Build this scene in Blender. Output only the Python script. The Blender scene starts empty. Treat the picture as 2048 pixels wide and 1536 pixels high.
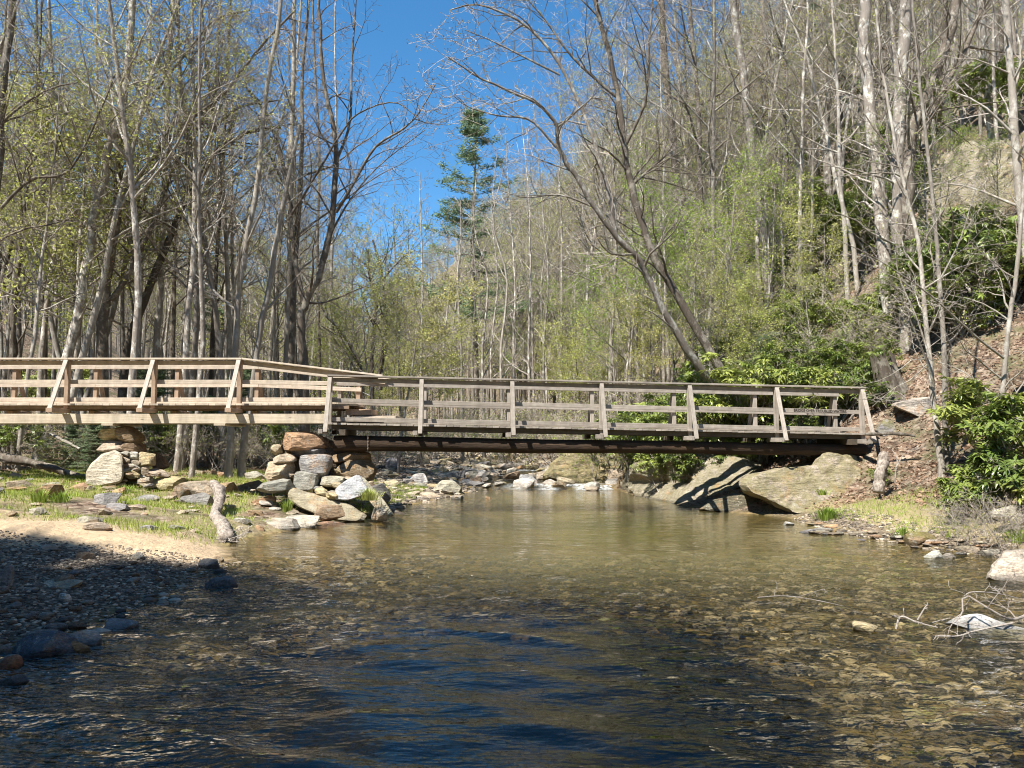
import bpy, math, random
import numpy as np
from mathutils import Vector, noise as mnoise

# ------------------------------------------------------------------ camera, sky, sun, exposure
C = bpy.data.collections.new("scene_objects")
bpy.context.scene.collection.children.link(C)
F = 1538.0                                   # focal length in photo pixels (2048 wide)
PITCH = math.atan(112 / F)
CAMH = 1.56
cam_d = bpy.data.cameras.new("camera"); cam = bpy.data.objects.new("camera", cam_d); C.objects.link(cam)
cam_d.sensor_width = 36; cam_d.lens = 36 * F / 2048; cam_d.clip_end = 2000; cam_d.clip_start = 0.05
cam.location = (0, 0, CAMH); cam.rotation_euler = (math.radians(90) + PITCH, 0, 0)
bpy.context.scene.camera = cam
SUNV = Vector((-0.40, -0.42, 0.83)).normalized()     # towards the sun: behind the camera, to the left
el = math.asin(SUNV.z); az = math.atan2(SUNV.x, SUNV.y)
w = bpy.data.worlds.new("World"); bpy.context.scene.world = w; w.use_nodes = True
nt = w.node_tree; bg = nt.nodes["Background"]
sky = nt.nodes.new("ShaderNodeTexSky"); sky.sky_type = 'NISHITA'; sky.sun_disc = False
sky.sun_elevation = el; sky.sun_rotation = az; sky.altitude = 900; sky.air_density = 1.0; sky.dust_density = 0.0; sky.ozone_density = 4
hsv = nt.nodes.new("ShaderNodeHueSaturation"); hsv.inputs["Saturation"].default_value = 1.22; hsv.inputs["Hue"].default_value = 0.492
nt.links.new(sky.outputs[0], hsv.inputs["Color"]); nt.links.new(hsv.outputs[0], bg.inputs[0]); bg.inputs[1].default_value = 0.096
sl = bpy.data.lights.new("sun", 'SUN'); sl.energy = 5.0; sl.angle = math.radians(0.53); sl.color = (1, 0.955, 0.88)
so = bpy.data.objects.new("sun", sl); C.objects.link(so); so.rotation_euler = SUNV.to_track_quat('Z', 'Y').to_euler()
vs = bpy.context.scene.view_settings
vs.view_transform = 'Standard'; vs.look = 'None'; vs.exposure = 1.2; vs.gamma = 1; vs.use_curve_mapping = False
cy = bpy.context.scene.cycles
cy.filter_width = 1.05 if hasattr(cy, "filter_width") else 1.5; cy.max_bounces = 6; cy.transparent_max_bounces = 8; cy.diffuse_bounces = 3; cy.glossy_bounces = 3; cy.caustics_reflective = False; cy.caustics_refractive = False

# ------------------------------------------------------------------ helpers
R = random.Random(7)
def rp(a, b): return R.uniform(a, b)
def W(px, py, D):
    a = (px - 1024) / F; b = (768 - py) / F; t = PITCH
    dx, dy, dz = a, math.cos(t) - b * math.sin(t), math.sin(t) + b * math.cos(t)
    s = D / dy
    return Vector((dx * s, D, CAMH + dz * s))
def hsh(i, j):
    n = np.sin(i * 127.1 + j * 311.7) * 43758.5453
    return n - np.floor(n)
def vn(x, y):
    x = np.asarray(x, float); y = np.asarray(y, float)
    xi = np.floor(x); yi = np.floor(y); fx = x - xi; fy = y - yi
    fx = fx * fx * (3 - 2 * fx); fy = fy * fy * (3 - 2 * fy)
    a = hsh(xi, yi); b = hsh(xi + 1, yi); c = hsh(xi, yi + 1); d = hsh(xi + 1, yi + 1)
    return (a + (b - a) * fx) * (1 - fy) + (c + (d - c) * fx) * fy - 0.5
def ss(a, b, x):
    t = np.clip((x - a) / (b - a), 0, 1); return t * t * (3 - 2 * t)

# ------------------------------------------------------------------ materials
class NT:
    def __init__(s, name):
        s.m = bpy.data.materials.new(name); s.m.use_nodes = True
        s.t = s.m.node_tree; s.b = s.t.nodes["Principled BSDF"]; s.out = s.t.nodes["Material Output"]
    def n(s, kind, **kw):
        x = s.t.nodes.new("ShaderNode" + kind)
        for k, v in kw.items():
            if k.startswith("i_"):
                x.inputs[int(k[2:]) if k[2:].isdigit() else k[2:]].default_value = v
            else: setattr(x, k, v)
        return x
    def l(s, a, b): s.t.links.new(a, b)
    def coord(s, kind="Object", scale=(1, 1, 1)):
        c = s.n("TexCoord"); m = s.n("Mapping"); m.inputs["Scale"].default_value = scale
        s.l(c.outputs[kind], m.inputs[0]); return m.outputs[0]
    def world(s, scale=(1, 1, 1)):
        c = s.n("NewGeometry"); m = s.n("Mapping"); m.inputs["Scale"].default_value = scale
        s.l(c.outputs["Position"], m.inputs[0]); return m.outputs[0]
    def noise(s, vec, sc, det=4, rough=0.6):
        x = s.n("TexNoise"); x.inputs["Scale"].default_value = sc; x.inputs["Detail"].default_value = det; x.inputs["Roughness"].default_value = rough
        s.l(vec, x.inputs["Vector"]); return x.outputs[0]
    def vor(s, vec, sc, out="Distance", feat='F1'):
        x = s.n("TexVoronoi"); x.feature = feat; x.inputs["Scale"].default_value = sc; s.l(vec, x.inputs["Vector"]); return x.outputs[out]
    def ramp(s, fac, stops):
        x = s.n("ValToRGB"); e = x.color_ramp.elements
        while len(e) < len(stops): e.new(0.5)
        for k, (p, c) in enumerate(stops):
            e[k].position = p; e[k].color = (*c, 1) if len(c) == 3 else c
        s.l(fac, x.inputs[0]); return x.outputs[0]
    def mix(s, fac, a, b, mode='MIX'):
        x = s.n("Mix"); x.data_type = 'RGBA'; x.blend_type = mode
        for sock, v in ((x.inputs[0], fac), (x.inputs[6], a), (x.inputs[7], b)):
            if hasattr(v, "links"): s.l(v, sock)
            elif isinstance(v, (int, float)): sock.default_value = v
            else: sock.default_value = (*v, 1)
        return x.outputs[2]
    def math(s, op, a, b=0.0):
        x = s.n("Math", operation=op)
        for k, v in enumerate((a, b)):
            if hasattr(v, "links"): s.l(v, x.inputs[k])
            else: x.inputs[k].default_value = v
        return x.outputs[0]
    def attr(s, name):
        x = s.n("Attribute"); x.attribute_name = name; return x
    def bump(s, h, strength=0.5, dist=0.02):
        x = s.n("Bump"); x.inputs["Strength"].default_value = strength; x.inputs["Distance"].default_value = dist
        s.l(h, x.inputs["Height"]); s.l(x.outputs[0], s.b.inputs["Normal"]); return x
    def base(s, col): s.l(col, s.b.inputs["Base Color"]) if hasattr(col, "links") else setattr(s.b.inputs["Base Color"], "default_value", (*col, 1))
    def fin(s, rough=0.9, spec=0.3):
        s.b.inputs["Roughness"].default_value = rough; s.b.inputs["Specular IOR Level"].default_value = spec; return s.m
G3 = lambda v: (v, v, v)
def objrand(N): return N.n("ObjectInfo").outputs["Random"]
def objcol(N): return N.n("ObjectInfo").outputs["Color"]

def m_bark(name, c1, c2, lich, ls=0.55):
    N = NT(name); v = N.coord("Object", (9, 9, 2.2)); n = N.noise(v, 1.2, 6, 0.7)
    col = N.mix(n, c1, c2); col = N.ramp_mul(col, N) if False else col
    l = N.ramp(N.noise(N.coord("Object", (3, 3, 2)), 1.6, 5, 0.7), [(0.50, G3(0)), (0.62, G3(ls))])
    col = N.mix(l, col, lich)
    rr = N.ramp(objrand(N), [(0, G3(0.8)), (1, G3(1.4))])
    col = N.mix(1.0, col, rr, 'MULTIPLY'); N.base(col)
    N.bump(N.noise(N.coord("Object", (18, 18, 3)), 1.5, 5, 0.75), 0.9, 0.03); return N.fin(0.92, 0.15)
BARK_G = m_bark("bark_grey", (0.10, 0.083, 0.068), (0.32, 0.28, 0.235), (0.54, 0.515, 0.45), 0.85)
BARK_D = m_bark("bark_dark", (0.04, 0.032, 0.025), (0.17, 0.14, 0.11), (0.36, 0.33, 0.27), 0.55)
BARK_L = m_bark("bark_pale", (0.15, 0.125, 0.10), (0.35, 0.315, 0.265), (0.52, 0.50, 0.44))
def m_simple_rand(name, cols, rough=0.8, spec=0.2, trans=0.0, sc=1.3, by='pos'):
    N = NT(name); n = N.noise(N.world(), sc, 3, 0.7)
    r = N.ramp(n, [(0.3, cols[0]), (0.5, cols[1]), (0.7, cols[2])])
    col = N.mix(0.5, r, N.ramp(objrand(N), [(0, cols[0]), (0.5, cols[1]), (1, cols[2])]))
    t = N.attr("tint").outputs["Fac"]
    col = N.mix(1.0, col, N.ramp(t, [(0, G3(0.55)), (1, G3(1.35))]), 'MULTIPLY')
    N.base(col); N.fin(rough, spec)
    if trans:
        tr = N.n("BsdfTranslucent"); N.l(col, tr.inputs[0]); mx = N.n("MixShader"); mx.inputs[0].default_value = trans
        N.l(N.b.outputs[0], mx.inputs[1]); N.l(tr.outputs[0], mx.inputs[2]); N.l(mx.outputs[0], N.out.inputs[0])
    return N.m
TWIG = m_simple_rand("twig_bark", [(0.17, 0.14, 0.115), (0.31, 0.265, 0.22), (0.44, 0.39, 0.335)])
TWIG_D = m_simple_rand("twig_dark", [(0.10, 0.08, 0.065), (0.18, 0.15, 0.125), (0.29, 0.245, 0.21)])
LEAF_YG = m_simple_rand("leaf_spring", [(0.36, 0.40, 0.10), (0.47, 0.50, 0.14), (0.55, 0.47, 0.22)], 0.6, 0.2, 0.45)
LEAF_G = m_simple_rand("leaf_fresh", [(0.17, 0.26, 0.045), (0.27, 0.37, 0.065), (0.38, 0.45, 0.10)], 0.6, 0.2, 0.45)
LEAF_R = m_simple_rand("leaf_red_bud", [(0.30, 0.12, 0.06), (0.36, 0.20, 0.09), (0.30, 0.28, 0.08)], 0.7, 0.2, 0.35)
LEAF_T = m_simple_rand("leaf_tan_bud", [(0.35, 0.22, 0.12), (0.40, 0.29, 0.16), (0.38, 0.35, 0.13)], 0.7, 0.2, 0.35)
RHODO = m_simple_rand("rhododendron_leaf", [(0.07, 0.115, 0.028), (0.19, 0.245, 0.045), (0.40, 0.42, 0.11)], 0.36, 0.5, 0.25, 2.5)
NEEDLE = m_simple_rand("pine_needles", [(0.14, 0.20, 0.105), (0.20, 0.275, 0.135), (0.28, 0.35, 0.16)], 0.6, 0.3, 0.3)
GRASSM = m_simple_rand("grass_blade", [(0.17, 0.27, 0.04), (0.29, 0.38, 0.06), (0.46, 0.44, 0.15)], 0.6, 0.25, 0.3)
LITTER = m_simple_rand("dead_leaf", [(0.16, 0.095, 0.06), (0.32, 0.21, 0.14), (0.54, 0.41, 0.30)], 0.8, 0.2, 0.12, 9)

def m_rock():
    N = NT("stone"); v = N.coord("Object"); oc = objcol(N)
    off = N.n("Mapping"); N.l(v, off.inputs[0]); cmb = N.n("CombineXYZ"); r = N.math('MULTIPLY', objrand(N), 40)
    N.l(r, cmb.inputs[0]); N.l(r, cmb.inputs[2]); N.l(cmb.outputs[0], off.inputs["Location"]); v = off.outputs[0]
    st = N.n("Mapping"); st.inputs["Scale"].default_value = (1.2, 1.2, 6); st.inputs["Rotation"].default_value = (0.2, 0.3, 0); N.l(v, st.inputs[0])
    a = N.noise(v, 3.0, 8, 0.72); b = N.noise(st.outputs[0], 3.5, 6, 0.7); sp = N.noise(v, 38, 3, 0.7)
    col = N.mix(1.0, oc, N.ramp(a, [(0.25, G3(0.45)), (0.5, G3(0.95)), (0.75, G3(1.45))]), 'MULTIPLY')
    col = N.mix(0.75, col, N.mix(1.0, col, N.ramp(b, [(0.33, G3(0.5)), (0.5, G3(1.0)), (0.7, G3(1.3))]), 'MULTIPLY'))
    col = N.mix(N.ramp(N.noise(v, 2.1, 6, 0.75), [(0.55, G3(0)), (0.66, G3(0.65))]), col, (0.42, 0.24, 0.11))
    col = N.mix(N.ramp(N.noise(v, 5.3, 7, 0.85), [(0.56, G3(0)), (0.61, G3(0.6))]), col, (0.44, 0.42, 0.36))
    col = N.mix(N.ramp(N.noise(v, 7.7, 7, 0.85), [(0.56, G3(0)), (0.62, G3(0.7))]), col, (0.10, 0.085, 0.06))
    col = N.mix(1.0, col, N.ramp(sp, [(0.3, G3(0.7)), (0.7, G3(1.25))]), 'MULTIPLY')
    moss = N.attr("moss").outputs["Fac"]
    col = N.mix(N.math('MULTIPLY', moss, N.ramp(N.noise(v, 4, 6, 0.8), [(0.4, G3(0)), (0.5, G3(1))])), col, (0.17, 0.155, 0.045))
    # wet band at the waterline
    g = N.n("NewGeometry"); sx = N.n("SeparateXYZ"); N.l(g.outputs["Position"], sx.inputs[0])
    wet = N.n("MapRange"); wet.inputs[1].default_value = 0.02; wet.inputs[2].default_value = 0.07; wet.inputs[3].default_value = 0.45; wet.inputs[4].default_value = 1.0
    N.l(sx.outputs[2], wet.inputs[0]); col = N.mix(1.0, col, wet.outputs[0], 'MULTIPLY')
    N.base(col); h = N.math('ADD', a, N.math('MULTIPLY', b, 0.95)); h = N.math('ADD', h, N.math('MULTIPLY', sp, 0.25))
    N.bump(h, 1.0, 0.07); return N.fin(0.85, 0.25)
ROCK = m_rock()
def m_gravel():
    N = NT("gravel_stone"); t = N.attr("tint").outputs["Fac"]
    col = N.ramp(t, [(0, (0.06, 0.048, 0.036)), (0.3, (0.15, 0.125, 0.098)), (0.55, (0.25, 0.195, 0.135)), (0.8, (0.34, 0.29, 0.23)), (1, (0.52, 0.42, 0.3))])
    col = N.mix(1.0, col, N.ramp(N.noise(N.world(), 30, 4), [(0.3, G3(0.7)), (0.7, G3(1.2))]), 'MULTIPLY')
    N.base(col); return N.fin(0.8, 0.3)
GRAVEL = m_gravel()
def m_wood(name, c1, c2, c3, grey=0.0, rough=0.8):
    N = NT(name); v = N.coord("Object", (0.7, 9, 9)); n = N.noise(v, 2.2, 6, 0.7); g = N.noise(N.coord("Object", (1.2, 40, 40)), 1.6, 4, 0.7)
    col = N.mix(n, c1, c2); col = N.mix(N.ramp(g, [(0.35, G3(0)), (0.7, G3(0.7))]), col, c3)
    kn = N.ramp(N.vor(N.coord("Object", (1.1, 4.5, 4.5)), 1.4), [(0.03, G3(0.35)), (0.075, G3(1))])
    col = N.mix(1.0, col, kn, 'MULTIPLY')
    t = N.attr("tint").outputs["Fac"]; col = N.mix(1.0, col, N.ramp(t, [(0, G3(0.72)), (1, G3(1.22))]), 'MULTIPLY')
    col = N.mix(1.0, col, N.ramp(N.noise(N.coord("Object", (3, 3, 1)), 1.7, 5, 0.7), [(0.3, G3(0.72)), (0.6, G3(1.08))]), 'MULTIPLY')
    N.base(col); N.bump(g, 0.6, 0.006); return N.fin(rough, 0.25)
WOOD_N = m_wood("lumber_new", (0.44, 0.365, 0.28), (0.60, 0.53, 0.43), (0.32, 0.235, 0.165))
WOOD_R = m_wood("lumber_red", (0.33, 0.23, 0.155), (0.43, 0.32, 0.23), (0.22, 0.145, 0.10))
WOOD_Y = m_wood("lumber_beam", (0.42, 0.36, 0.27), (0.54, 0.475, 0.37), (0.28, 0.215, 0.15))
WOOD_O = m_wood("lumber_weathered", (0.29, 0.25, 0.205), (0.50, 0.45, 0.385), (0.16, 0.125, 0.095))
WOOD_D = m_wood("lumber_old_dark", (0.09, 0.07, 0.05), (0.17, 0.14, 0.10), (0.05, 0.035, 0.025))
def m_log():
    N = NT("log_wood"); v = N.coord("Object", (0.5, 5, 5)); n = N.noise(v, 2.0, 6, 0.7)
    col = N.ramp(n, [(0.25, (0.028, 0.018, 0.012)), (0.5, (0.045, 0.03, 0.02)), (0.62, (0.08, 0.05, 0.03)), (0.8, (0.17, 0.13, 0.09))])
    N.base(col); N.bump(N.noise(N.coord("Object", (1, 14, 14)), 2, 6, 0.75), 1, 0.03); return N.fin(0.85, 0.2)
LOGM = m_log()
INK = NT("routed_letter"); INK.base((0.05, 0.038, 0.03)); INK = INK.fin(0.9, 0.1)
def m_drift():
    N = NT("driftwood"); n = N.noise(N.coord("Object", (9, 9, 5)), 2.2, 8, 0.8)
    N.base(N.ramp(n, [(0.36, (0.07, 0.055, 0.045)), (0.47, (0.23, 0.19, 0.155)), (0.62, (0.42, 0.37, 0.31))])); N.bump(n, 0.8, 0.02); return N.fin(0.85, 0.2)
DRIFT = m_drift()

def m_ground():
    N = NT("ground_cover"); v = N.world(); a = N.attr("mask"); sep = N.n("SeparateColor"); N.l(a.outputs["Color"], sep.inputs[0])
    bed = N.attr("bed").outputs["Fac"]
    big = N.noise(v, 0.45, 6, 0.7); mid = N.noise(v, 3, 7, 0.75); fine = N.noise(v, 22, 5, 0.75)
    vc = N.n("TexVoronoi"); vc.inputs["Scale"].default_value = 11; N.l(v, vc.inputs["Vector"])
    vsep = N.n("SeparateColor"); N.l(vc.outputs["Color"], vsep.inputs[0])
    lit = N.ramp(vsep.outputs[0], [(0, (0.09, 0.055, 0.038)), (0.35, (0.20, 0.13, 0.09)), (0.7, (0.33, 0.24, 0.17)), (1, (0.46, 0.37, 0.28))])
    lit = N.mix(1.0, lit, N.ramp(mid, [(0.3, G3(0.35)), (0.6, G3(1.1))]), 'MULTIPLY'); lit = N.mix(N.ramp(N.noise(v, 0.9, 6, 0.8), [(0.42, G3(0)), (0.6, G3(0.7))]), lit, (0.15, 0.13, 0.09))
    lit = N.mix(N.ramp(big, [(0.5, G3(0)), (0.66, G3(0.6))]), lit, (0.10, 0.12, 0.03))
    gr = N.ramp(fine, [(0.25, (0.10, 0.13, 0.03)), (0.5, (0.28, 0.25, 0.10)), (0.75, (0.48, 0.39, 0.22))])
    gr = N.mix(N.ramp(mid, [(0.42, G3(0)), (0.58, G3(0.9))]), gr, (0.36, 0.28, 0.18))
    sand = N.mix(fine, (0.46, 0.335, 0.205), (0.64, 0.49, 0.32)); sand = N.mix(1.0, sand, N.ramp(mid, [(0.3, G3(0.7)), (0.6, G3(1.05))]), 'MULTIPLY')
    v2 = N.n("TexVoronoi"); v2.inputs["Scale"].default_value = 26; N.l(v, v2.inputs["Vector"]); v2s = N.n("SeparateColor"); N.l(v2.outputs["Color"], v2s.inputs[0])
    grv = N.ramp(v2s.outputs[0], [(0, (0.06, 0.047, 0.036)), (0.5, (0.17, 0.135, 0.10)), (1, (0.33, 0.27, 0.20))])
    grv = N.mix(1.0, grv, N.ramp(v2.outputs["Distance"], [(0.2, G3(1.1)), (0.75, G3(0.4))]), 'MULTIPLY')
    col = N.mix(sep.outputs[1], lit, gr); col = N.mix(sep.outputs[0], col, sand); col = N.mix(sep.outputs[2], col, grv)
    v3 = N.n("TexVoronoi"); v3.inputs["Scale"].default_value = 5; N.l(v, v3.inputs["Vector"]); v3s = N.n("SeparateColor"); N.l(v3.outputs["Color"], v3s.inputs[0])
    bd = N.ramp(v3s.outputs[0], [(0, (0.07, 0.05, 0.02)), (0.4, (0.16, 0.115, 0.045)), (0.75, (0.30, 0.215, 0.09)), (1, (0.40, 0.27, 0.09))])
    bd = N.mix(N.ramp(fine, [(0.35, G3(0)), (0.6, G3(0.75))]), bd, N.ramp(mid, [(0.35, (0.10, 0.085, 0.035)), (0.65, (0.27, 0.20, 0.09))]))
    col = N.mix(bed, col, bd); N.base(col)
    N.bump(N.math('ADD', N.math('ADD', mid, fine), N.math('MULTIPLY', vc.outputs["Distance"], -0.5)), 0.9, 0.05); return N.fin(0.92, 0.15)
GROUND = m_ground()

def m_water():
    N = NT("stream_water"); v = N.world()
    def nz(scale, rot, sc, det):
        m = N.n("Mapping"); m.inputs["Scale"].default_value = scale; m.inputs["Rotation"].default_value = (0, 0, rot); N.l(v, m.inputs[0]); return N.noise(m.outputs[0], sc, det, 0.55)
    a = nz((0.8, 2.8, 1), 0.35, 2.4, 3); b = nz((1.0, 2.2, 1), -0.25, 5.5, 2); c = nz((0.9, 2.0, 1), 0.2, 15, 2)
    h = N.math('ADD', N.math('MULTIPLY', a, 0.7), N.math('MULTIPLY', N.math('MULTIPLY', b, 0.95), N.attr('calm').outputs['Fac'])); h = N.math('ADD', h, N.math('MULTIPLY', N.math('MULTIPLY', c, 0.30), N.attr('calm').outputs['Fac']))
    calm = N.attr("calm").outputs["Fac"]
    bp = N.n("Bump"); bp.inputs["Distance"].default_value = 0.075; N.l(calm, bp.inputs["Strength"]); N.l(h, bp.inputs["Height"])
    gl = N.n("BsdfGlossy"); gl.inputs["Roughness"].default_value = 0.03; gl.inputs[0].default_value = (1, 1, 1, 1); N.l(bp.outputs[0], gl.inputs["Normal"])
    tr = N.n("BsdfTransparent"); N.l(N.mix(N.attr('shade_tint').outputs['Fac'], (0.80, 0.77, 0.62), (0.50, 0.46, 0.31)), tr.inputs[0])  # darker tint puts the near pool's shade into the water colour
    fr = N.n("Fresnel"); fr.inputs[0].default_value = 1.5; N.l(bp.outputs[0], fr.inputs["Normal"])
    mx = N.n("MixShader"); N.l(fr.outputs[0], mx.inputs[0]); N.l(tr.outputs[0], mx.inputs[1]); N.l(gl.outputs[0], mx.inputs[2])
    df = N.n("BsdfDiffuse"); df.inputs[0].default_value = (0.75, 0.78, 0.78, 1)
    fo = N.attr("foam").outputs["Fac"]; fn = N.ramp(nz((1, 3, 1), 0, 9, 5), [(0.44, G3(0)), (0.60, G3(0.85))])
    mk = N.n("BsdfDiffuse"); mk.inputs[0].default_value = (0.16, 0.14, 0.06, 1); mt = N.n("MixShader"); N.l(N.attr("murk").outputs["Fac"], mt.inputs[0]); N.l(tr.outputs[0], mt.inputs[1]); N.l(mk.outputs[0], mt.inputs[2]); N.l(mt.outputs[0], mx.inputs[1])
    m2 = N.n("MixShader"); N.l(N.math('MULTIPLY', fo, fn), m2.inputs[0]); N.l(mx.outputs[0], m2.inputs[1]); N.l(df.outputs[0], m2.inputs[2])
    N.l(m2.outputs[0], N.out.inputs[0]); return N.m
WATER = m_water()

# ------------------------------------------------------------------ mesh building
class MB:
    def __init__(s): s.v = []; s.q = []; s.t = []; s.qm = []; s.tm = []; s.tint = []; s.n = 0
    def add(s, V, quads=None, tris=None, mat=0, tint=0.5):
        V = np.asarray(V, float).reshape(-1, 3)
        if quads is not None and len(quads): s.q.append(np.asarray(quads) + s.n); s.qm.append(np.full(len(quads), mat))
        if tris is not None and len(tris): s.t.append(np.asarray(tris) + s.n); s.tm.append(np.full(len(tris), mat))
        s.v.append(V); s.tint.append(np.broadcast_to(np.asarray(tint, float), (len(V),)).copy()); s.n += len(V)
    def box(s, c, sz, axis=None, tint=0.5, mat=0):
        # axis: 3 orthonormal vectors
        c = np.array(c, float); hx, hy, hz = np.array(sz) / 2
        L = np.array([[x, y, z] for x in (-hx, hx) for y in (-hy, hy) for z in (-hz, hz)])
        if axis is not None: L = L @ np.array([list(a) for a in axis])
        s.add(L + c, [[0, 1, 3, 2], [4, 6, 7, 5], [0, 4, 5, 1], [2, 3, 7, 6], [0, 2, 6, 4], [1, 5, 7, 3]], tint=tint, mat=mat)
    def beam(s, p, q, wd, ht, up=(0, 0, 1), tint=0.5, mat=0):
        p = Vector(p); q = Vector(q); x = (q - p); L = x.length; x.normalize(); y = Vector(up).cross(x).normalized(); z = x.cross(y)
        s.box((p + q) / 2, (L, wd, ht), (x, y, z), tint, mat)
    def tubes(s, P, Rr, sides, mat=0, tint=0.5, cap=False):
        P = np.asarray(P, float); Rr = np.asarray(Rr, float)           # (B,n,3),(B,n)
        B, n, _ = P.shape
        T = np.gradient(P, axis=1); T /= np.linalg.norm(T, axis=2, keepdims=True) + 1e-9
        m = P[:, -1] - P[:, 0]; m /= np.linalg.norm(m, axis=1, keepdims=True) + 1e-9
        ref = np.where(np.abs(m[:, 2:3]) > 0.75, np.array([[1., 0.1, 0]]), np.array([[0.1, 0, 1.]]))
        U = np.cross(T, ref[:, None, :]); U /= np.linalg.norm(U, axis=2, keepdims=True) + 1e-9
        V = np.cross(T, U)
        a = np.arange(sides) * 2 * np.pi / sides
        ring = P[:, :, None, :] + Rr[:, :, None, None] * (np.cos(a)[None, None, :, None] * U[:, :, None, :] + np.sin(a)[None, None, :, None] * V[:, :, None, :])
        vv = ring.reshape(-1, 3)
        b, i, k = np.meshgrid(np.arange(B), np.arange(n - 1), np.arange(sides), indexing='ij')
        i0 = (b * n + i) * sides + k; i1 = (b * n + i) * sides + (k + 1) % sides
        Q = np.stack([i0, i1, i1 + sides, i0 + sides], -1).reshape(-1, 4)
        tn = tint if np.isscalar(tint) else np.repeat(np.asarray(tint), n * sides)
        s.add(vv, Q, mat=mat, tint=tn)
        if cap:
            for bb in range(B):
                for e in (0, n - 1):
                    base = (bb * n + e) * sides; c = s.n
                    s.add(P[bb, e:e + 1], tint=0.5)
                    off = s.n - 1 - len(vv)
                    idx = np.arange(sides); f = np.stack([base + idx, base + (idx + 1) % sides, np.full(sides, len(vv))], -1)
                    f = np.stack([c - (len(vv)) + 0 * idx, 0 * idx, 0 * idx], -1) * 0 + np.stack([s.capbase(vv, bb, e, n, sides) + idx, s.capbase(vv, bb, e, n, sides) + (idx + 1) % sides, np.full(sides, s.n - 1)], -1)
                    s.t.append(f if e else f[:, ::-1]); s.tm.append(np.full(sides, mat))
    def capbase(s, vv, bb, e, n, sides):
        # start of this tube batch inside the whole vertex list
        tot = 0
        for a in s.v:
            if a is vv or (a.shape == vv.shape and np.shares_memory(a, vv)): break
            tot += len(a)
        return tot + (bb * n + e) * sides
    def build(s, name, mats, parent=None, smooth=False, loc=None, sharp=None):
        if not s.v: return None
        V = np.concatenate(s.v); me = bpy.data.meshes.new(name)
        if loc is not None: V = V - np.array(loc)
        q = np.concatenate(s.q) if s.q else np.zeros((0, 4), int); t = np.concatenate(s.t) if s.t else np.zeros((0, 3), int)
        me.vertices.add(len(V)); me.vertices.foreach_set("co", V.astype(np.float32).ravel())
        lv = np.concatenate([q.ravel(), t.ravel()]).astype(np.int32)
        me.loops.add(len(lv)); me.loops.foreach_set("vertex_index", lv)
        st = np.concatenate([np.arange(len(q)) * 4, len(q) * 4 + np.arange(len(t)) * 3]).astype(np.int32)
        me.polygons.add(len(st)); me.polygons.foreach_set("loop_start", st)
        me.polygons.foreach_set("loop_total", np.concatenate([np.full(len(q), 4), np.full(len(t), 3)]).astype(np.int32))
        mi = np.concatenate([*s.qm, *s.tm]).astype(np.int32) if (s.qm or s.tm) else np.zeros(0, np.int32)
        me.polygons.foreach_set("material_index", mi)
        me.polygons.foreach_set("use_smooth", np.full(len(st), bool(smooth)))
        at = me.attributes.new("tint", 'FLOAT', 'POINT'); at.data.foreach_set("value", np.concatenate(s.tint).astype(np.float32))
        for m in (mats if isinstance(mats, (list, tuple)) else [mats]): me.materials.append(m)
        me.update(calc_edges=True)
        if sharp and hasattr(me, "set_sharp_from_angle"): me.set_sharp_from_angle(angle=math.radians(sharp))
        o = bpy.data.objects.new(name, me); C.objects.link(o)
        if parent: o.parent = parent
        if loc is not None and not parent: o.location = loc
        return o
def tag(o, label=None, cat=None, group=None, kind=None):
    if label: o["label"] = label
    if cat: o["category"] = cat
    if group: o["group"] = group
    if kind: o["kind"] = kind
    return o
def empty(name, loc, label=None, cat=None, group=None):
    o = bpy.data.objects.new(name, None); C.objects.link(o); o.location = loc; o.empty_display_size = 0.2
    return tag(o, label, cat, group)
def dup(root, loc, rotz=0, scale=1, label=None, group=None):
    r = root.copy(); C.objects.link(r); r.location = loc; r.rotation_euler = (0, 0, rotz); r.scale = (scale,) * 3 if np.isscalar(scale) else scale
    if label: r["label"] = label
    if group: r["group"] = group
    for ch in root.children:
        c = ch.copy(); C.objects.link(c); c.parent = r
    return r

# ------------------------------------------------------------------ terrain
YL = [-60, -5, 2, 4, 5.6, 7.5, 9.6, 12, 13.5, 15, 15.9, 18, 20, 22.8, 25, 27, 30, 35, 45, 60, 80, 120, 200, 400]
XL = [-12, -5, -3.9, -3.55, -3.75, -3.4, -3.6, -4.3, -3.9, -3.3, -2.6, -2.7, -2.2, -1.5, -1.5, -2.0, -2.6, -3, -3.6, -6.5, -11, -21, -45, -100]
YR = [-60, 0, 8, 10.4, 11.4, 12.3, 15.5, 17, 18.5, 22, 25, 28, 32, 45, 60, 80, 120, 200, 400]
XR = [14, 7, 6.6, 6.5, 6.1, 5.8, 5.6, 4.8, 4.0, 3.7, 3.3, 2.9, 2.9, 2.0, -1, -4, -13, -36, -88]
FLx = [0, .6, 2, 5, 14, 20, 30, 60, 120, 300]; FLz = [0, .09, .26, .56, 1.0, 1.8, 6.5, 23, 48, 90]
FRx = [0, .5, 1.5, 3, 5, 7, 10, 20, 40, 80, 200]; FRz = [0, .16, .5, 1.25, 2.5, 4.0, 6.7, 15.5, 31, 52, 90]
def wz(y):
    y = np.asarray(y, float)
    return 0.13 * ss(24.2, 25.3, y) + 0.12 * ss(28.2, 29.2, y) + 0.12 * ss(33, 34.5, y) + 0.018 * np.clip(y - 35, 0, 400)
def shores(y): return np.interp(y, YL, XL), np.interp(y, YR, XR)
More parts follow.
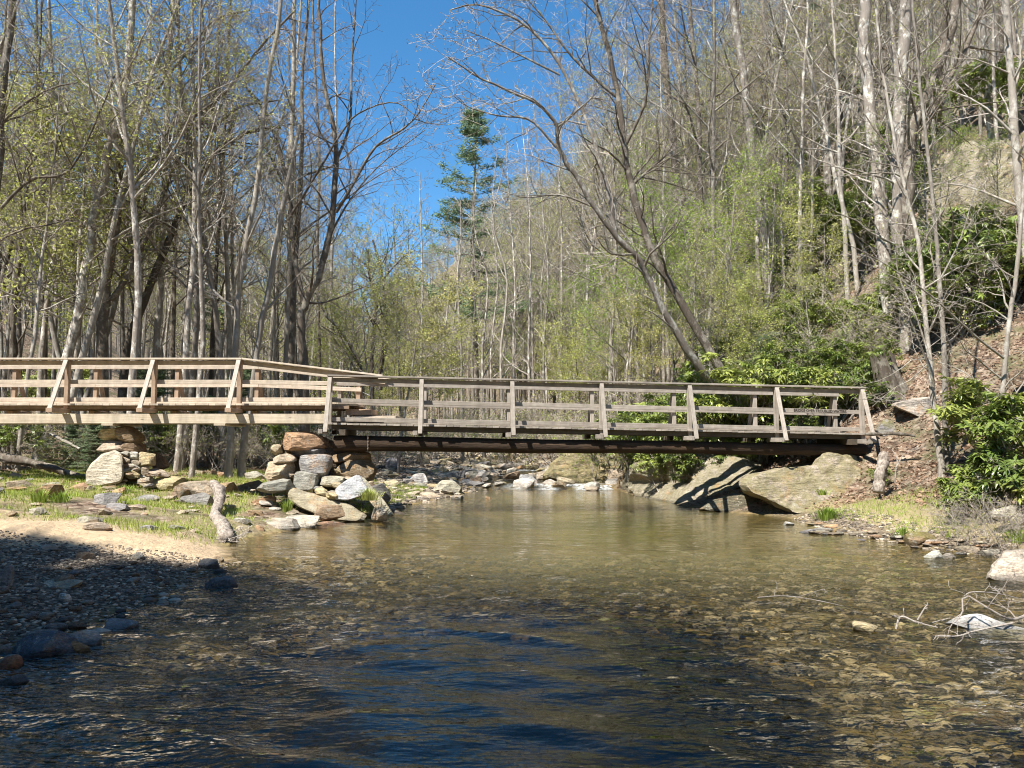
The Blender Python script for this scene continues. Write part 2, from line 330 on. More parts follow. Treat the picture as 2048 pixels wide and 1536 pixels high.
def H(x, y):
    x = np.asarray(x, float); y = np.asarray(y, float)
    xl, xr = shores(y); jig = 0.35 * vn(y * 0.9, y * 0 + 3.3) + 0.25 * vn(x * 1.3, y * 1.3)
    dl = xl + jig - x; dr = x - xr + jig
    ledge = 0.10 * ss(9.6, 10.3, y) * ss(14.5, 13, y) * ss(0.1, 0.7, dl)
    zl = np.interp(dl, FLx, FLz) + ledge; zr = np.interp(dr, FRx, FRz)
    inside = np.minimum(-dl, -dr)
    zb = -0.10 * ss(0, 0.5, inside) - 0.32 * ss(0.3, 2.4, inside) + 0.10 * vn(x * 0.8, y * 0.8) * ss(0, 1, inside) + 0.05 * vn(x * 2.5, y * 2.5)
    zb = np.where(y > 23.5, zb * 0.35, zb)
    z = np.where(dl > 0, zl, np.where(dr > 0, zr, zb))
    far = np.maximum(dl, dr)
    z = z + ss(0.5, 3, far) * (0.10 * vn(x * 0.9, y * 0.9) + 0.05 * vn(x * 3, y * 3)) + ss(8, 30, far) * (2.2 * vn(x * 0.09, y * 0.09) + 0.6 * vn(x * 0.33, y * 0.33))
    z = z + ss(3, 6, dr) * (0.45 * vn(x * 0.6, y * 0.6 + 9))
    return z + wz(y) + 34 * ss(130, 290, y)
def Hs(x, y): return float(H(x, y))
def hit(px, py, near=2.5, far=300, water=False):
    """distance along the view ray through a photo pixel to the ground (or water)"""
    D = near
    while D < far:
        p = W(px, py, D); g = Hs(p.x, p.y)
        if water: g = max(g, float(wz(p.y)))
        if p.z <= g: return D
        D *= 1.012
    return far

def axis_vals(segs):
    out = [segs[0][0]]
    for a, b, st in segs:
        n = max(1, int(round((b - a) / st))); out += list(np.linspace(a, b, n + 1)[1:])
    return np.array(out)
xs = axis_vals([(-300, -60, 6), (-60, -16, 0.9), (-16, 14, 0.12), (14, 60, 0.8), (60, 300, 6)])
ys = axis_vals([(-60, 0, 2), (0, 3, 0.5), (3, 30, 0.12), (30, 90, 0.8), (90, 420, 6)])
X, Y = np.meshgrid(xs, ys, indexing='ij'); Z = H(X, Y)
xl, xr = shores(Y); dl = xl - X; dr = X - xr
nA = vn(X * 0.7, Y * 0.7) + 0.6 * vn(X * 2.1, Y * 2.1); nB = vn(X * 1.1 + 50, Y * 1.1) + 0.5 * vn(X * 4, Y * 4)
Zr = Z - wz(Y)
bed = ss(0.05, -0.02, Zr)
sandm = np.where(dl > 0, ss(9.3, 9.7, Y + nB * 0.5) * ss(11.6, 10.9, Y + nA * 1.2 + 0.10 * dl) * ss(9, 4, dl), 0)
sandm = np.maximum(sandm, np.where(dr > 0, ss(0.9, 0.4, dr + nA * 0.5) * ss(16, 15, Y) * 0.7, 0))
grav = np.where(dl > 0, np.maximum(ss(9.8, 9.3, Y + nB * 0.5), ss(16, 18, Y) * ss(3.2, 2.0, dl + nA) * ss(45, 35, Y)), 0)
grav = np.maximum(grav, np.where(dr > 0, ss(0.7, 0.3, dr + nB * 0.4) * 0.8, 0))
grass = np.where(dl > 0, ss(10.3, 11.2, Y) * ss(26, 20, Y + nA * 3) * ss(-0.35, 0.05, nA) * ss(13, 9, dl), 0)
grass = np.maximum(grass, np.where(dr > 0, ss(1.8, 0.9, dr + nA * 0.6) * ss(17, 15, Y), 0))
nx, ny = X.shape
mb = MB(); I, J = np.meshgrid(np.arange(nx - 1), np.arange(ny - 1), indexing='ij'); i0 = (I * ny + J).ravel()
mb.add(np.stack([X, Y, Z], -1), np.stack([i0, i0 + ny, i0 + ny + 1, i0 + 1], -1))
g = mb.build("ground", GROUND, smooth=True); tag(g, kind='structure')
ca = g.data.attributes.new("mask", 'FLOAT_COLOR', 'POINT')
ca.data.foreach_set("color", np.stack([sandm, grass, grav, grav * 0 + 1], -1).astype(np.float32).ravel())
ba = g.data.attributes.new("bed", 'FLOAT', 'POINT'); ba.data.foreach_set("value", bed.astype(np.float32).ravel())

# water sheet
wx = axis_vals([(-9, -4.6, 0.4), (-4.6, 7, 0.07), (7, 10, 0.4)]); wy = axis_vals([(-12, 2.5, 0.5), (2.5, 14, 0.06), (14, 36, 0.1), (36, 70, 1.0)])
X, Y = np.meshgrid(wx, wy, indexing='ij')
def wave(kx, ky, ph, sharp=1.0): return np.sin(kx * X + ky * Y + ph + 2.2 * vn(X * 0.7 + ph, Y * 0.7) * 2)
amp = ss(13, 7, Y) * (0.55 + 0.45 * ss(3.2, 0, X))
crest = 1 - np.abs(wave(1.6, 3.6, 0.4)); c2 = 1 - np.abs(wave(2.4, 2.9, 2.0))
Zw = wz(Y) + amp * (0.026 * crest ** 2 + 0.014 * c2 ** 2 + 0.007 * wave(5, 10, 1.0) + 0.005 * wave(-4, 13, 3.0) + 0.002 * wave(9, 26, 5.0)) + 0.014 * np.exp(-((Y - 9.0 - 0.25 * vn(X * 1.2, X * 0)) / 0.5) ** 2) * ss(-3.0, -1.6, X) * ss(2.6, 1.2, X) * wave(1.5, 9, 1.0) + 0.0012 * wave(4, 11, 2.0) + 0.0008 * wave(-5, 9, 0.3)
# meander with the valley past the bridge
Xw = X + np.interp(Y, [0, 30, 45, 60, 80], [0, 0, -1.2, -4.5, -9])
rif = (ss(24.0, 24.5, Y) * ss(25.9, 25.2, Y) + ss(28.0, 28.4, Y) * ss(29.8, 29.2, Y) + ss(32.8, 33.3, Y) * ss(35, 34.5, Y))
Zw = Zw + 0.025 * rif * vn(X * 4, Y * 6)
foam = np.clip(rif * ss(-0.6, 0.8, X) * ss(-0.4, 0.05, vn(X * 1.7, Y * 2.3)) * 0.9, 0, 1)
nx, ny = X.shape; mb = MB(); I, J = np.meshgrid(np.arange(nx - 1), np.arange(ny - 1), indexing='ij'); i0 = (I * ny + J).ravel()
mb.add(np.stack([Xw, Y, Zw], -1), np.stack([i0, i0 + ny, i0 + ny + 1, i0 + 1], -1))
wo = mb.build("water", WATER, smooth=True); tag(wo, kind='structure')
for nm, arr in (("foam", foam), ("calm", 0.20 + 0.85 * ss(12.5, 9, Y) * (1 - 0.80 * ss(-1.9, -1.0, X) * ss(1.5, 0.5, X) * ss(7.6, 6.4, Y)) + 0.5 * ss(23, 25, Y)), ("shade_tint", ss(-2.2, -0.9, X) * ss(2.2, 0.7, X) * ss(10.5, 8.5, Y)), ("murk", 0.06 + 0.42 * ss(-2.5, 0.5, X) * ss(6.5, 3.2, X) * ss(7, 11, Y) * ss(24, 22, Y))):
    aa = wo.data.attributes.new(nm, 'FLOAT', 'POINT'); aa.data.foreach_set("value", arr.astype(np.float32).ravel())

# ------------------------------------------------------------------ footbridge (weathered span B) and ramp (newer span A)
bp0 = W(655, 753, 16.0); bp1 = W(1727, 772, 16.7)
class Frame:
    """s along the span, t across it (away from the camera), z up; the deck line runs from z0 to z1"""
    def __init__(f, p0, p1, z0, z1):
        f.o = Vector((p0.x, p0.y, 0)); d = Vector((p1.x - p0.x, p1.y - p0.y, 0)); f.L = d.length; f.d = d.normalized(); f.n = Vector((-f.d.y, f.d.x, 0)); f.z0 = z0; f.z1 = z1
    def __call__(f, s, t, z): return f.o + f.d * s + f.n * t + Vector((0, 0, f.z0 + (f.z1 - f.z0) * s / f.L + z))
def part_beam(name, mat, root, p, q, wd, ht, up=(0, 0, 1), tint=None, segs=1):
    mb = MB(); tint = rp(0.2, 0.8) if tint is None else tint
    p = Vector(p); q = Vector(q); x = (q - p).normalized()
    o = bpy.data.objects.new(name, None)
    m = MB(); L = (q - p).length; m.box((0, 0, 0), (L, wd, ht), tint=tint)
    bpy.data.objects.remove(o)
    ob = m.build(name, mat, root)
    y = Vector(up).cross(x).normalized(); z = x.cross(y)
    from mathutils import Matrix
    M = Matrix((x, y, z)).transposed().to_4x4(); M.translation = (p + q) / 2 - root.location
    ob.matrix_local = M
    bv = ob.modifiers.new("bevel", 'BEVEL'); bv.width = 0.004; bv.segments = 1
    return ob
fb = empty("footbridge", (1.9, 16.4, 0.0), "old grey weathered wooden footbridge on log beams crossing the stream pool", "bridge")
B = Frame(bp0, bp1, 1.92, 1.71); WB = 1.22
RH = 1.0
nP = 7; ps = [0.06 + k * (B.L - 0.12) / (nP - 1) for k in range(nP)]
def rails(f, root, s0, s1, t, tin, mats, zs, cap=True, capw=0.14, ov=0.0):
    # cap board, side board under it, mid rail, bottom rail
    pass
for side, t in ((0, 0.0), (1, WB)):
    out = -1 if side == 0 else 1
    jig = 0.0 if side == 0 else 0.0
    for k, s in enumerate(ps):
        old_mat = WOOD_O
        part_beam("post", old_mat, fb, B(s, t, -0.13), B(s, t, RH - 0.04), 0.085, 0.085, up=tuple(B.d))
        # outrigger and outside brace
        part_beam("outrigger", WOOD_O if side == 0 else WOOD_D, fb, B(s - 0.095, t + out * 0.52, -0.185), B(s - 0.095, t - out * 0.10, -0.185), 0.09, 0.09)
        br = part_beam("brace", WOOD_O, fb, B(s - 0.0, t + out * 0.50, -0.20), B(s, t + out * 0.062, RH - 0.06), 0.085, 0.036, up=tuple(B.d.cross(Vector((0, 0, 1)))))
    ii = -out * 0.062      # rails sit on the inner faces of the posts
    for k in range(3):
        a, b = ((0.0, ps[2] + .02), (ps[2] + .023, ps[4] + .02), (ps[4] + .023, B.L + 0.02))[k]
        part_beam("handrail", WOOD_O, fb, B(a, t - out * 0.0, RH - 0.02), B(b, t, RH - 0.02), 0.15, 0.036)
        part_beam("rail", WOOD_O, fb, B(a, t + ii, RH - 0.10), B(b, t + ii, RH - 0.10), 0.036, 0.088)
        r_mid = part_beam("rail", WOOD_O, fb, B(a, t + ii, 0.47), B(b, t + ii, 0.455 if k == 0 else 0.45), 0.036, 0.088)
        part_beam("rail", WOOD_O, fb, B(a, t + ii, 0.075), B(b, t + ii, 0.075), 0.036, 0.088)
        if side == 0 and k == 2: rail_text = r_mid
# deck boards of the old span, joists below, log beams
mb = MB(); s = 0.0
while s < B.L:
    wdt = 0.138; c = B(s + wdt / 2, WB / 2, -0.019 + rp(-.003, .003)); mb.box(c - fb.location, (wdt - 0.006, WB + 0.17 + rp(-.03, .03), 0.038), (B.d, B.n, (0, 0, 1)), tint=rp(0, 1)); s += wdt
mb.build("deck", WOOD_O, fb)
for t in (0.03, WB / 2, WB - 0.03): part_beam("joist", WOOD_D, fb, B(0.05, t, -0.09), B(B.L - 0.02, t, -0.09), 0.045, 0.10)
def logbeam(p, q, r0, r1, seed, root, name="log_beam", mat=None, sides=18, n=40, wob=0.014):
    rr = random.Random(seed); P = []; RR = []
    for i in range(n):
        f = i / (n - 1); c = Vector(p).lerp(Vector(q), f); c += Vector((0, mnoise.noise((f * 4, seed, 0)) * wob * 2, mnoise.noise((f * 4, seed, 5)) * wob)); P.append(list(c)); RR.append((r0 + (r1 - r0) * f) * (1 + 0.07 * mnoise.noise((f * 14, seed, 9))))
    m = MB(); m.tubes([P], [RR], sides)
    for e, sgn in ((0, 1), (n - 1, -1)):
        base = e * sides; m.add([P[e]]); idx = np.arange(sides); fcs = np.stack([base + idx, base + (idx + 1) % sides, np.full(sides, m.n - 1)], -1)
        m.t.append(fcs if sgn < 0 else fcs[:, ::-1]); m.tm.append(np.zeros(sides, int))
    V = m.v[0]
    for i in range(len(V)):
        V[i] += np.array(mnoise.noise_vector(Vector(V[i]) * 5 + Vector((seed, 0, 0)))) * 0.008
    o = m.build(name, mat or LOGM, None, smooth=True, loc=None)
    o.data.transform(__import__("mathutils").Matrix.Translation(-root.location)); o.parent = root
    return o
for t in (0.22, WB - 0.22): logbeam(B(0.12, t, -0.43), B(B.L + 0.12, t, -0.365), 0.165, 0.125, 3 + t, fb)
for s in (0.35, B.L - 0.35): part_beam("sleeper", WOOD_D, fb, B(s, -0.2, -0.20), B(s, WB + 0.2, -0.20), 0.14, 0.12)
# chain on the log
mb = MB(); c0 = B(0.85, 0.04, -0.26); 
for k in range(9):
    a = np.linspace(0, 2 * np.pi, 9); r = 0.016
    ax = (B.d if k % 2 else B.n)
    pts = [list(c0 - fb.location + Vector((0, 0, -0.035 * k)) + ax * (0.010 * math.cos(x)) + Vector((0, 0, 0.022 * math.sin(x)))) for x in a]
    mb.tubes([pts], [[0.004] * 9], 4)
CH = NT("rusty_chain"); CH.base((0.3, 0.22, 0.17)); mb.build("chain", CH.fin(0.6, 0.4), fb)
# routed words on the last bay of the near middle rail
tc = bpy.data.curves.new("lettering", 'FONT'); tc.body = "BRIDGE OVER TROUBLED WATERS"; tc.size = 0.09; tc.offset = 0.0022; tc.extrude = 0.002; tc.align_x = 'CENTER'; tc.align_y = 'CENTER'; tc.space_character = 1.02
to = bpy.data.objects.new("lettering_source", tc); C.objects.link(to); bpy.context.view_layer.update()
me = bpy.data.meshes.new_from_object(to.evaluated_get(bpy.context.evaluated_depsgraph_get())); bpy.data.objects.remove(to)
me.name = "lettering"; me.materials.clear(); me.materials.append(INK)
tx = bpy.data.objects.new("lettering", me); C.objects.link(tx); tx.parent = rail_text
wid = me.vertices and (max(v.co.x for v in me.vertices) - min(v.co.x for v in me.vertices)) or 1
sx = 1.17 / wid
tx.rotation_euler = (math.radians(90), 0, 0); tx.scale = (sx, 0.95, 1); tx.location = (rail_text.dimensions.x / 2 - 1.15 if False else 0.0, -0.0195, 0.004)
RT_LEN = (B.L + 0.02) - (ps[4] + .023); tx.location.x = (W(1640, 820, 16.7).x - B(ps[4] + .023 + RT_LEN / 2, 0, 0).x)

# ramp A
ax0 = W(655, 800, 16.08)
A = Frame(Vector((-14.6, 16.08, 0)), Vector((ax0.x, 16.08 + 0.02, 0)), 2.32, 2.32)
ra = empty("bridge_ramp", (-9.0, 16.7, 0.0), "newer reddish tan wooden ramp deck with railings joining the old bridge from left", "ramp")
WA = 1.12
apx = [478, 307, 133]; apost = [W(p, 800, 16.08).x + 14.6 for p in apx] + [W(133, 800, 16.08).x + 14.6 - 1.82, W(133, 800, 16.08).x + 14.6 - 3.64]
send = W(767, 752, 16.15); sbend = apost[0] + 0.05
for side, t in ((0, 0.0), (1, WA)):
    out = -1 if side == 0 else 1; ii = -out * 0.063
    for k, s in enumerate(apost):
        part_beam("post", WOOD_R, ra, A(s, t, -0.10), A(s, t, 0.92), 0.088, 0.088, up=tuple(A.d), tint=rp(.3, .7))
        part_beam("outrigger", WOOD_R if side == 0 else WOOD_R, ra, A(s - 0.02, t + out * 0.58, -0.155), A(s - 0.02, t - out * 0.12, -0.155), 0.13, 0.088, tint=0.9)
        part_beam("brace", WOOD_O if side == 0 else WOOD_R, ra, A(s - 0.04, t + out * 0.56, -0.20), A(s - 0.01, t + out * 0.065, 0.91), 0.088, 0.036, up=tuple(A.d.cross(Vector((0, 0, 1)))), tint=1.0)
    if side == 1:
        part_beam("post", WOOD_R, ra, A(A.L + 0.42, t, -0.30), A(A.L + 0.42, t, 0.62), 0.088, 0.088, up=tuple(A.d))
        part_beam("brace", WOOD_R, ra, A(A.L + 0.42, t + 0.5, -0.25), A(A.L + 0.42, t + 0.065, 0.55), 0.088, 0.036, up=tuple(A.d.cross(Vector((0, 0, 1)))))
    se = send.x + 14.6; dz = send.z - 2.32
    zt = 0.94
    for a, b in ((0.0, apost[2] + .02), (apost[2] + .023, sbend)):
        part_beam("handrail", WOOD_N, ra, A(a, t, zt), A(b, t, zt), 0.14, 0.036, tint=0.9)
        part_beam("rail", WOOD_N, ra, A(a, t + ii, zt - 0.075), A(b, t + ii, zt - 0.075), 0.036, 0.088, tint=0.6)
        part_beam("rail", WOOD_N, ra, A(a, t + ii, 0.46), A(b, t + ii, 0.46), 0.036, 0.088, tint=rp(.5, .9))
        part_beam("rail", WOOD_N, ra, A(a, t + ii, 0.085), A(b, t + ii, 0.085), 0.036, 0.088, tint=rp(.6, .9))
    part_beam("handrail", WOOD_N, ra, A(sbend + .005, t, zt), A(se, t, dz), 0.14, 0.036, tint=0.9)
    part_beam("rail", WOOD_N, ra, A(sbend + .005, t + ii, zt - 0.075), A(se - 0.12, t + ii, dz - 0.055), 0.036, 0.088, tint=0.6)
    part_beam("rail", WOOD_N, ra, A(sbend + .005, t + ii, 0.46), A(A.L + (0.0 if side == 0 else 0.5), t + ii, 0.43 if side == 0 else 0.36), 0.036, 0.088, tint=.7)
    part_beam("rail", WOOD_N, ra, A(sbend + .005, t + ii, 0.085), A(A.L - 0.02, t + ii, 0.085), 0.036, 0.088, tint=.8)
mb = MB(); s = 0.0
while s < A.L + 0.5:
    c = A(s + .069, WA / 2, -0.019 + rp(-.002, .002)); mb.box(c - ra.location, (0.132, WA - 0.02 + (0.18 if s < A.L - 0.05 else 0.0) + rp(-.01, .01), 0.038), (A.d, A.n, (0, 0, 1)), tint=rp(.2, 1)); s += 0.138
mb.build("deck", WOOD_N, ra)
for t in (0.02, WA / 2, WA - 0.02): part_beam("joist", WOOD_R, ra, A(0, t, -0.075), A(A.L + 0.45, t, -0.075), 0.045, 0.072, tint=0.2)
part_beam("beam", WOOD_Y, ra, A(0, 0.05, -0.315), A(A.L + 0.02, 0.05, -0.315), 0.14, 0.20, tint=0.9)
part_beam("beam", WOOD_Y, ra, A(0, WA - 0.05, -0.315), A(A.L + 0.02, WA - 0.05, -0.315), 0.14, 0.20, tint=0.6)
for px in (236, 460): 
    s = W(px, 850, 16.1).x + 14.6; part_beam("sleeper", WOOD_Y, ra, A(s - 0.2, -0.05, -0.44), A(s - 0.2, WA + 0.1, -0.44), 0.24, 0.045, tint=0.7)
st0 = A.L + 0.36
part_beam("step", WOOD_R, ra, A(st0 + 0.26, 0.13, -0.17), A(st0 + 0.26, WA - 0.1, -0.17), 0.52, 0.12, tint=0.9)
part_beam("step", WOOD_N, ra, A(st0 + 0.62, 0.13, -0.31), A(st0 + 0.62, WA - 0.1, -0.31), 0.86, 0.12, tint=0.9)

# ------------------------------------------------------------------ stones
import bmesh
def ico(sub):
    bm = bmesh.new(); bmesh.ops.create_icosphere(bm, subdivisions=sub, radius=1.0)
    V = np.array([v.co[:] for v in bm.verts]); T = np.array([[v.index for v in f.verts] for f in bm.faces]); bm.free(); return V, T
ICO = {k: ico(k) for k in (1, 2, 3, 4, 5)}
def rock_verts(seed, sub=3, cuts=12, rough=0.035, blocky=0.8):
    rg = np.random.RandomState(seed); V = ICO[sub][0].copy()
    if blocky > 0:                                           # towards a block
        V = np.sign(V) * np.abs(V) ** (1 - blocky * 0.55)
    for _ in range(cuts):
        n = rg.normal(size=3); n /= np.linalg.norm(n); d = rg.uniform(0.58, 0.86) if blocky < .78 else rg.uniform(0.66, 1.0)
        k = V @ n - d; m = k > 0; V[m] -= np.outer(k[m], n)
    V = V / np.abs(V).max(0)
    off = rg.uniform(0, 50, 3)
    for i in range(len(V)):
        p = Vector(V[i] * 1.6 + off); q = Vector(V[i] * 5 + off)
        V[i] *= 1 + rough * 1.6 * mnoise.noise(p) + rough * 0.6 * mnoise.noise(q)
    mn, mx = V.min(0), V.max(0); return (V - (mn + mx) / 2) / (mx - mn)
COL = {'tan': (0.42, 0.34, 0.24), 'grey': (0.27, 0.255, 0.235), 'pale': (0.46, 0.41, 0.335), 'orange': (0.46, 0.29, 0.17), 'dark': (0.12, 0.115, 0.11),
       'brown': (0.27, 0.19, 0.12), 'white': (0.58, 0.55, 0.50), 'blue': (0.17, 0.20, 0.24), 'red': (0.34, 0.16, 0.09), 'yellow': (0.46, 0.38, 0.22)}
def rock(seed, c, dims, rot=(0, 0, 0), col='tan', label=None, group=None, name="boulder", cat="rock", sub=4, cuts=17, rough=0.02, blocky=0.7, moss=0.0, z0=None):
    V = rock_verts(seed, sub, cuts, rough, blocky) * np.array(dims)
    m = MB(); m.add(V, tris=ICO[sub][1]); o = m.build(name, ROCK, None, smooth=True, sharp=9)
    at = o.data.attributes.new("moss", 'FLOAT', 'POINT'); at.data.foreach_set("value", (np.clip(V[:, 2] / dims[2] + 0.4, 0, 1) * moss).astype(np.float32))
    o.location = c; o.rotation_euler = rot
    k = COL[col] if isinstance(col, str) else col; j = R.uniform(0.85, 1.15); o.color = (k[0] * j, k[1] * j * R.uniform(.97, 1.03), k[2] * j * R.uniform(.92, 1.05), 1)
    return tag(o, label, cat, group)
def rockpx(seed, x0, y0, x1, y1, col, label=None, D=None, depth=0.75, sink=0.12, rot=None, water=False, minD=2.5, **kw):
    """a stone filling the photo box, sitting on the ground there"""
    xc = (x0 + x1) / 2
    if D is None: D = hit(xc, y1, minD, water=water)
    wd = (x1 - x0) / F * D; ht = (y1 - y0) / F * D; dp = wd * depth
    c = W(xc, (y0 + y1) / 2, D + dp * 0.4); hh = ht * (1 + sink)
    c.z -= ht * sink / 2
    ry = rot if rot is not None else R.uniform(-0.06, 0.06)
    if abs(ry) > 0.1:     # tilted slab: keep the box by shrinking the unrotated dims
        ca, sa = abs(math.cos(ry)), abs(math.sin(ry)); den = ca * ca - sa * sa
        w2 = max(0.3 * wd, (wd * ca - hh * sa) / den) if abs(den) > .2 else wd * .8; h2 = max(0.25 * hh, (hh * ca - wd * sa) / den) if abs(den) > .2 else hh * .5
        wd, hh = w2, h2
    return rock(seed, c, (wd, dp, hh), (R.uniform(-0.05, 0.05), ry, R.uniform(-0.15, 0.15) if kw.pop("yaw", None) is None else 0), col, label, **kw)

# --- stacked stone pier under the ramp
GP = "stacked stones of the pier under the ramp"
for i, (x0, y0, x1, y1, col, lab, dep, kw) in enumerate([
    (199, 857, 250, 876, 'yellow', "small yellowish block, topmost of the stone pier below the ramp", 0.9, {}),
    (238, 852, 285, 882, 'brown', "shaded brown block directly under the ramp beam, right of the yellowish top block", 1.2, {}),
    (200, 874, 268, 900, 'tan', "large tan wedge stone under the yellowish top block of the ramp pier", 1.0, {}),
    (246, 877, 287, 902, 'brown', "brown square stone beside the tan wedge on the ramp pier", 1.2, {}),
    (240, 901, 262, 911, 'pale', "little flat pale stone at the top of the rubble beside the leaning slab", 0.8, {}),
    (259, 903, 279, 917, 'white', "small rounded white stone in the rubble of the ramp pier", 0.8, {}),
    (276, 903, 308, 928, 'yellow', "angular yellow stone on the right shoulder of the ramp pier", 0.9, {}),
    (246, 914, 262, 925, 'tan', "small tan stone wedged behind the leaning slab", 0.8, {}),
    (262, 920, 290, 928, 'tan', "thin tan flake in the middle of the ramp pier rubble", 0.9, {}),
    (248, 926, 291, 938, 'pale', "long flat pale stone right of the leaning slab", 0.9, {}),
    (285, 931, 300, 950, 'tan', "small upright tan stone near the middle of the ramp pier foot", 0.9, {}),
    (252, 938, 284, 954, 'yellow', "flat yellow stone low beside the leaning slab", 0.9, {}),
    (296, 935, 343, 953, 'tan', "long tan flat stone sloping down the right foot of the ramp pier", 0.8, {'rot': 0.2}),
    (273, 949, 312, 965, 'pale', "flat pale stone at the foot of the ramp pier rubble", 0.8, {}),
    (268, 962, 312, 975, 'tan', "low tan stone lying in the grass at the ramp pier foot", 0.8, {}),
    (310, 952, 364, 980, 'yellow', "big rounded yellow boulder at the right foot of the ramp pier", 0.9, {}),
]):
    rockpx(100 + i, x0, y0, x1, y1, col, lab, D=16.15 + (0.0 if y0 > 890 else 0.1), depth=dep, sink=0.25, name="pier_stone", cat="stone", **{"blocky": 1.0, "cuts": 13, **kw})
rockpx(131, 290, 893, 345, 952, 'brown', "dark shaded slab leaning on the right rear of the ramp pier", D=16.75, depth=0.5, rot=0.7, name="stone_slab", cat="stone")
rock(140, W(236, 930, 16.55), (1.1, 0.75, 0.75), (0, 0, 0.1), 'brown', "dark rubble core stone hidden behind the leaning slab", name="pier_stone", cat="stone")
# leaning slab with its pointed top, drawn as an outline and given thickness
def slab(pts, D, th, col, label, lean=0.25, seed=1, name="stone_slab", Dx=None, moss=0.0, bumpy=0.0):
    P = []; n = len(pts)
    for k in range(n):                                       # round the corners a little
        a = pts[k]; b = pts[(k + 1) % n]
        for f in (0.12, 0.5, 0.88): P.append((a[0] + (b[0] - a[0]) * f, a[1] + (b[1] - a[1]) * f))
    ymax = max(p[1] for p in P); cx = sum(p[0] for p in P) / len(P); cyy = sum(p[1] for p in P) / len(P)
    def w3(p, d):
        Dq = D if Dx is None else float(np.interp(p[0], [a for a, _ in Dx], [b for _, b in Dx]))
        return W(p[0], p[1], Dq + d + (ymax - p[1]) / F * Dq * lean)
    V = []; nP_ = len(P); lay = [(0.90, 0.0), (1.0, 0.18), (1.0, 0.75), (0.93, 1.0)]
    for sc, dd in lay:
        for p in P:
            q = (cx + (p[0] - cx) * sc, cyy + (p[1] - cyy) * sc); v = w3(q, dd * th)
            v += Vector(mnoise.noise_vector(v * 3 + Vector((seed, 0, 0)))) * 0.025; V.append(v)
    Fq = [[l * nP_ + k, l * nP_ + (k + 1) % nP_, (l + 1) * nP_ + (k + 1) % nP_, (l + 1) * nP_ + k] for l in range(len(lay) - 1) for k in range(nP_)]
    V.append(w3((cx, cyy), 0)); V.append(w3((cx, cyy), th)); T = [[k, nP_ * 4, (k + 1) % nP_] for k in range(nP_)] + [[3 * nP_ + k, 3 * nP_ + (k + 1) % nP_, nP_ * 4 + 1] for k in range(nP_)]
    T = [[a, c, b] for a, b, c in T]; T[:nP_] = [[k, (k + 1) % nP_, nP_ * 4] for k in range(nP_)][:]
    c = W(cx, cyy, D); m = MB(); m.add([list(v) for v in V], Fq, T); o = m.build(name, ROCK, None, smooth=True, loc=tuple(c), sharp=30)
    bm = bmesh.new(); bm.from_mesh(o.data); bmesh.ops.recalc_face_normals(bm, faces=bm.faces)
    bmesh.ops.subdivide_edges(bm, edges=bm.edges, cuts=2, use_grid_fill=True)
    for v in bm.verts: v.co += Vector(mnoise.noise_vector(v.co * 4 + Vector((seed, 3, 0)))) * 0.02
    if bumpy:
        bmesh.ops.triangulate(bm, faces=bm.faces); bmesh.ops.subdivide_edges(bm, edges=bm.edges, cuts=2, use_grid_fill=True); bm.normal_update()
        for v in bm.verts:
            q = v.co + c; a_ = mnoise.noise(q * 1.3 + Vector((seed, 0, 0))); b_ = mnoise.noise(Vector((q.x * 3, q.y * 3, q.z * 9))); k_ = mnoise.voronoi(q * 1.1)[0]; e_ = k_[1] - k_[0]
            v.co += v.normal * (bumpy * (0.9 * a_ + 0.3 * b_ - 0.5 * max(0, 0.10 - e_) * 8))
    bm.to_mesh(o.data); bm.free()
    at = o.data.attributes.new("moss", 'FLOAT', 'POINT'); at.data.foreach_set("value", np.full(len(o.data.vertices), moss, np.float32))
    o.color = (*COL[col], 1) if isinstance(col, str) else (*col, 1); return tag(o, label, "stone")
slab([(171, 968), (172, 945), (185, 925), (205, 908), (228, 898), (240, 905), (247, 925), (248, 950), (243, 962), (215, 972), (190, 975)], 15.75, 0.22, (0.56, 0.49, 0.37), "big pale pointed slab leaning against the ramp pier", lean=0.3, seed=2)

# --- stone pier under the bridge end
for i, (x0, y0, x1, y1, col, lab, D, dep, kw) in enumerate([
    (563, 862, 656, 896, 'orange', "large flat orange stone, topmost of the pier at the left bridge end", 16.0, 0.9, {}),
    (543, 888, 566, 908, 'tan', "small tan block tucked left under the orange top stone", 16.2, 1, {}),
    (560, 886, 600, 910, 'brown', "shaded brown stone between the orange top stone and the tan ledge", 16.35, 1, {}),
    (585, 891, 652, 912, 'grey', "thin grey split stone just under the orange top stone", 16.1, 1, {}),
    (545, 906, 598, 925, 'tan', "tan ledge stone left of the rounded grey block", 16.0, 1, {}),
    (529, 921, 590, 958, 'tan', "blocky tan boulder at the lower left of the bridge pier", 15.9, 1, {}),
    (597, 908, 665, 954, 'grey', "rounded grey block in the middle of the bridge pier", 15.75, 0.9, {'rough': 0.03}),
    (589, 942, 638, 976, 'grey', "light grey faceted boulder below the rounded grey block", 15.6, 0.9, {}),
    (667, 902, 740, 925, 'brown', "brown cap stone carrying the left log end", 16.2, 1.0, {}),
    (664, 918, 754, 966, 'brown', "huge dark brown block under the left log end", 15.95, 0.9, {'blocky': 0.8, 'rough': 0.03}),
    (626, 945, 680, 985, 'dark', "dark stone in the shaded gap of the bridge pier", 16.3, 1, {}),
    (640, 952, 690, 972, 'pale', "small pale stones pushed under the dark brown block", 15.55, 1, {}),
]):
    rockpx(200 + i, x0, y0, x1, y1, col, lab, D=D, depth=dep, sink=0.15, name="pier_stone", cat="stone", **{"blocky": 1.0, "cuts": 13, **kw})
rock(230, W(610, 925, 16.8), (1.5, 1.0, 1.2), (0, 0, 0.1), 'brown', "dark core boulder at the back of the bridge pier", name="pier_stone", cat="stone")
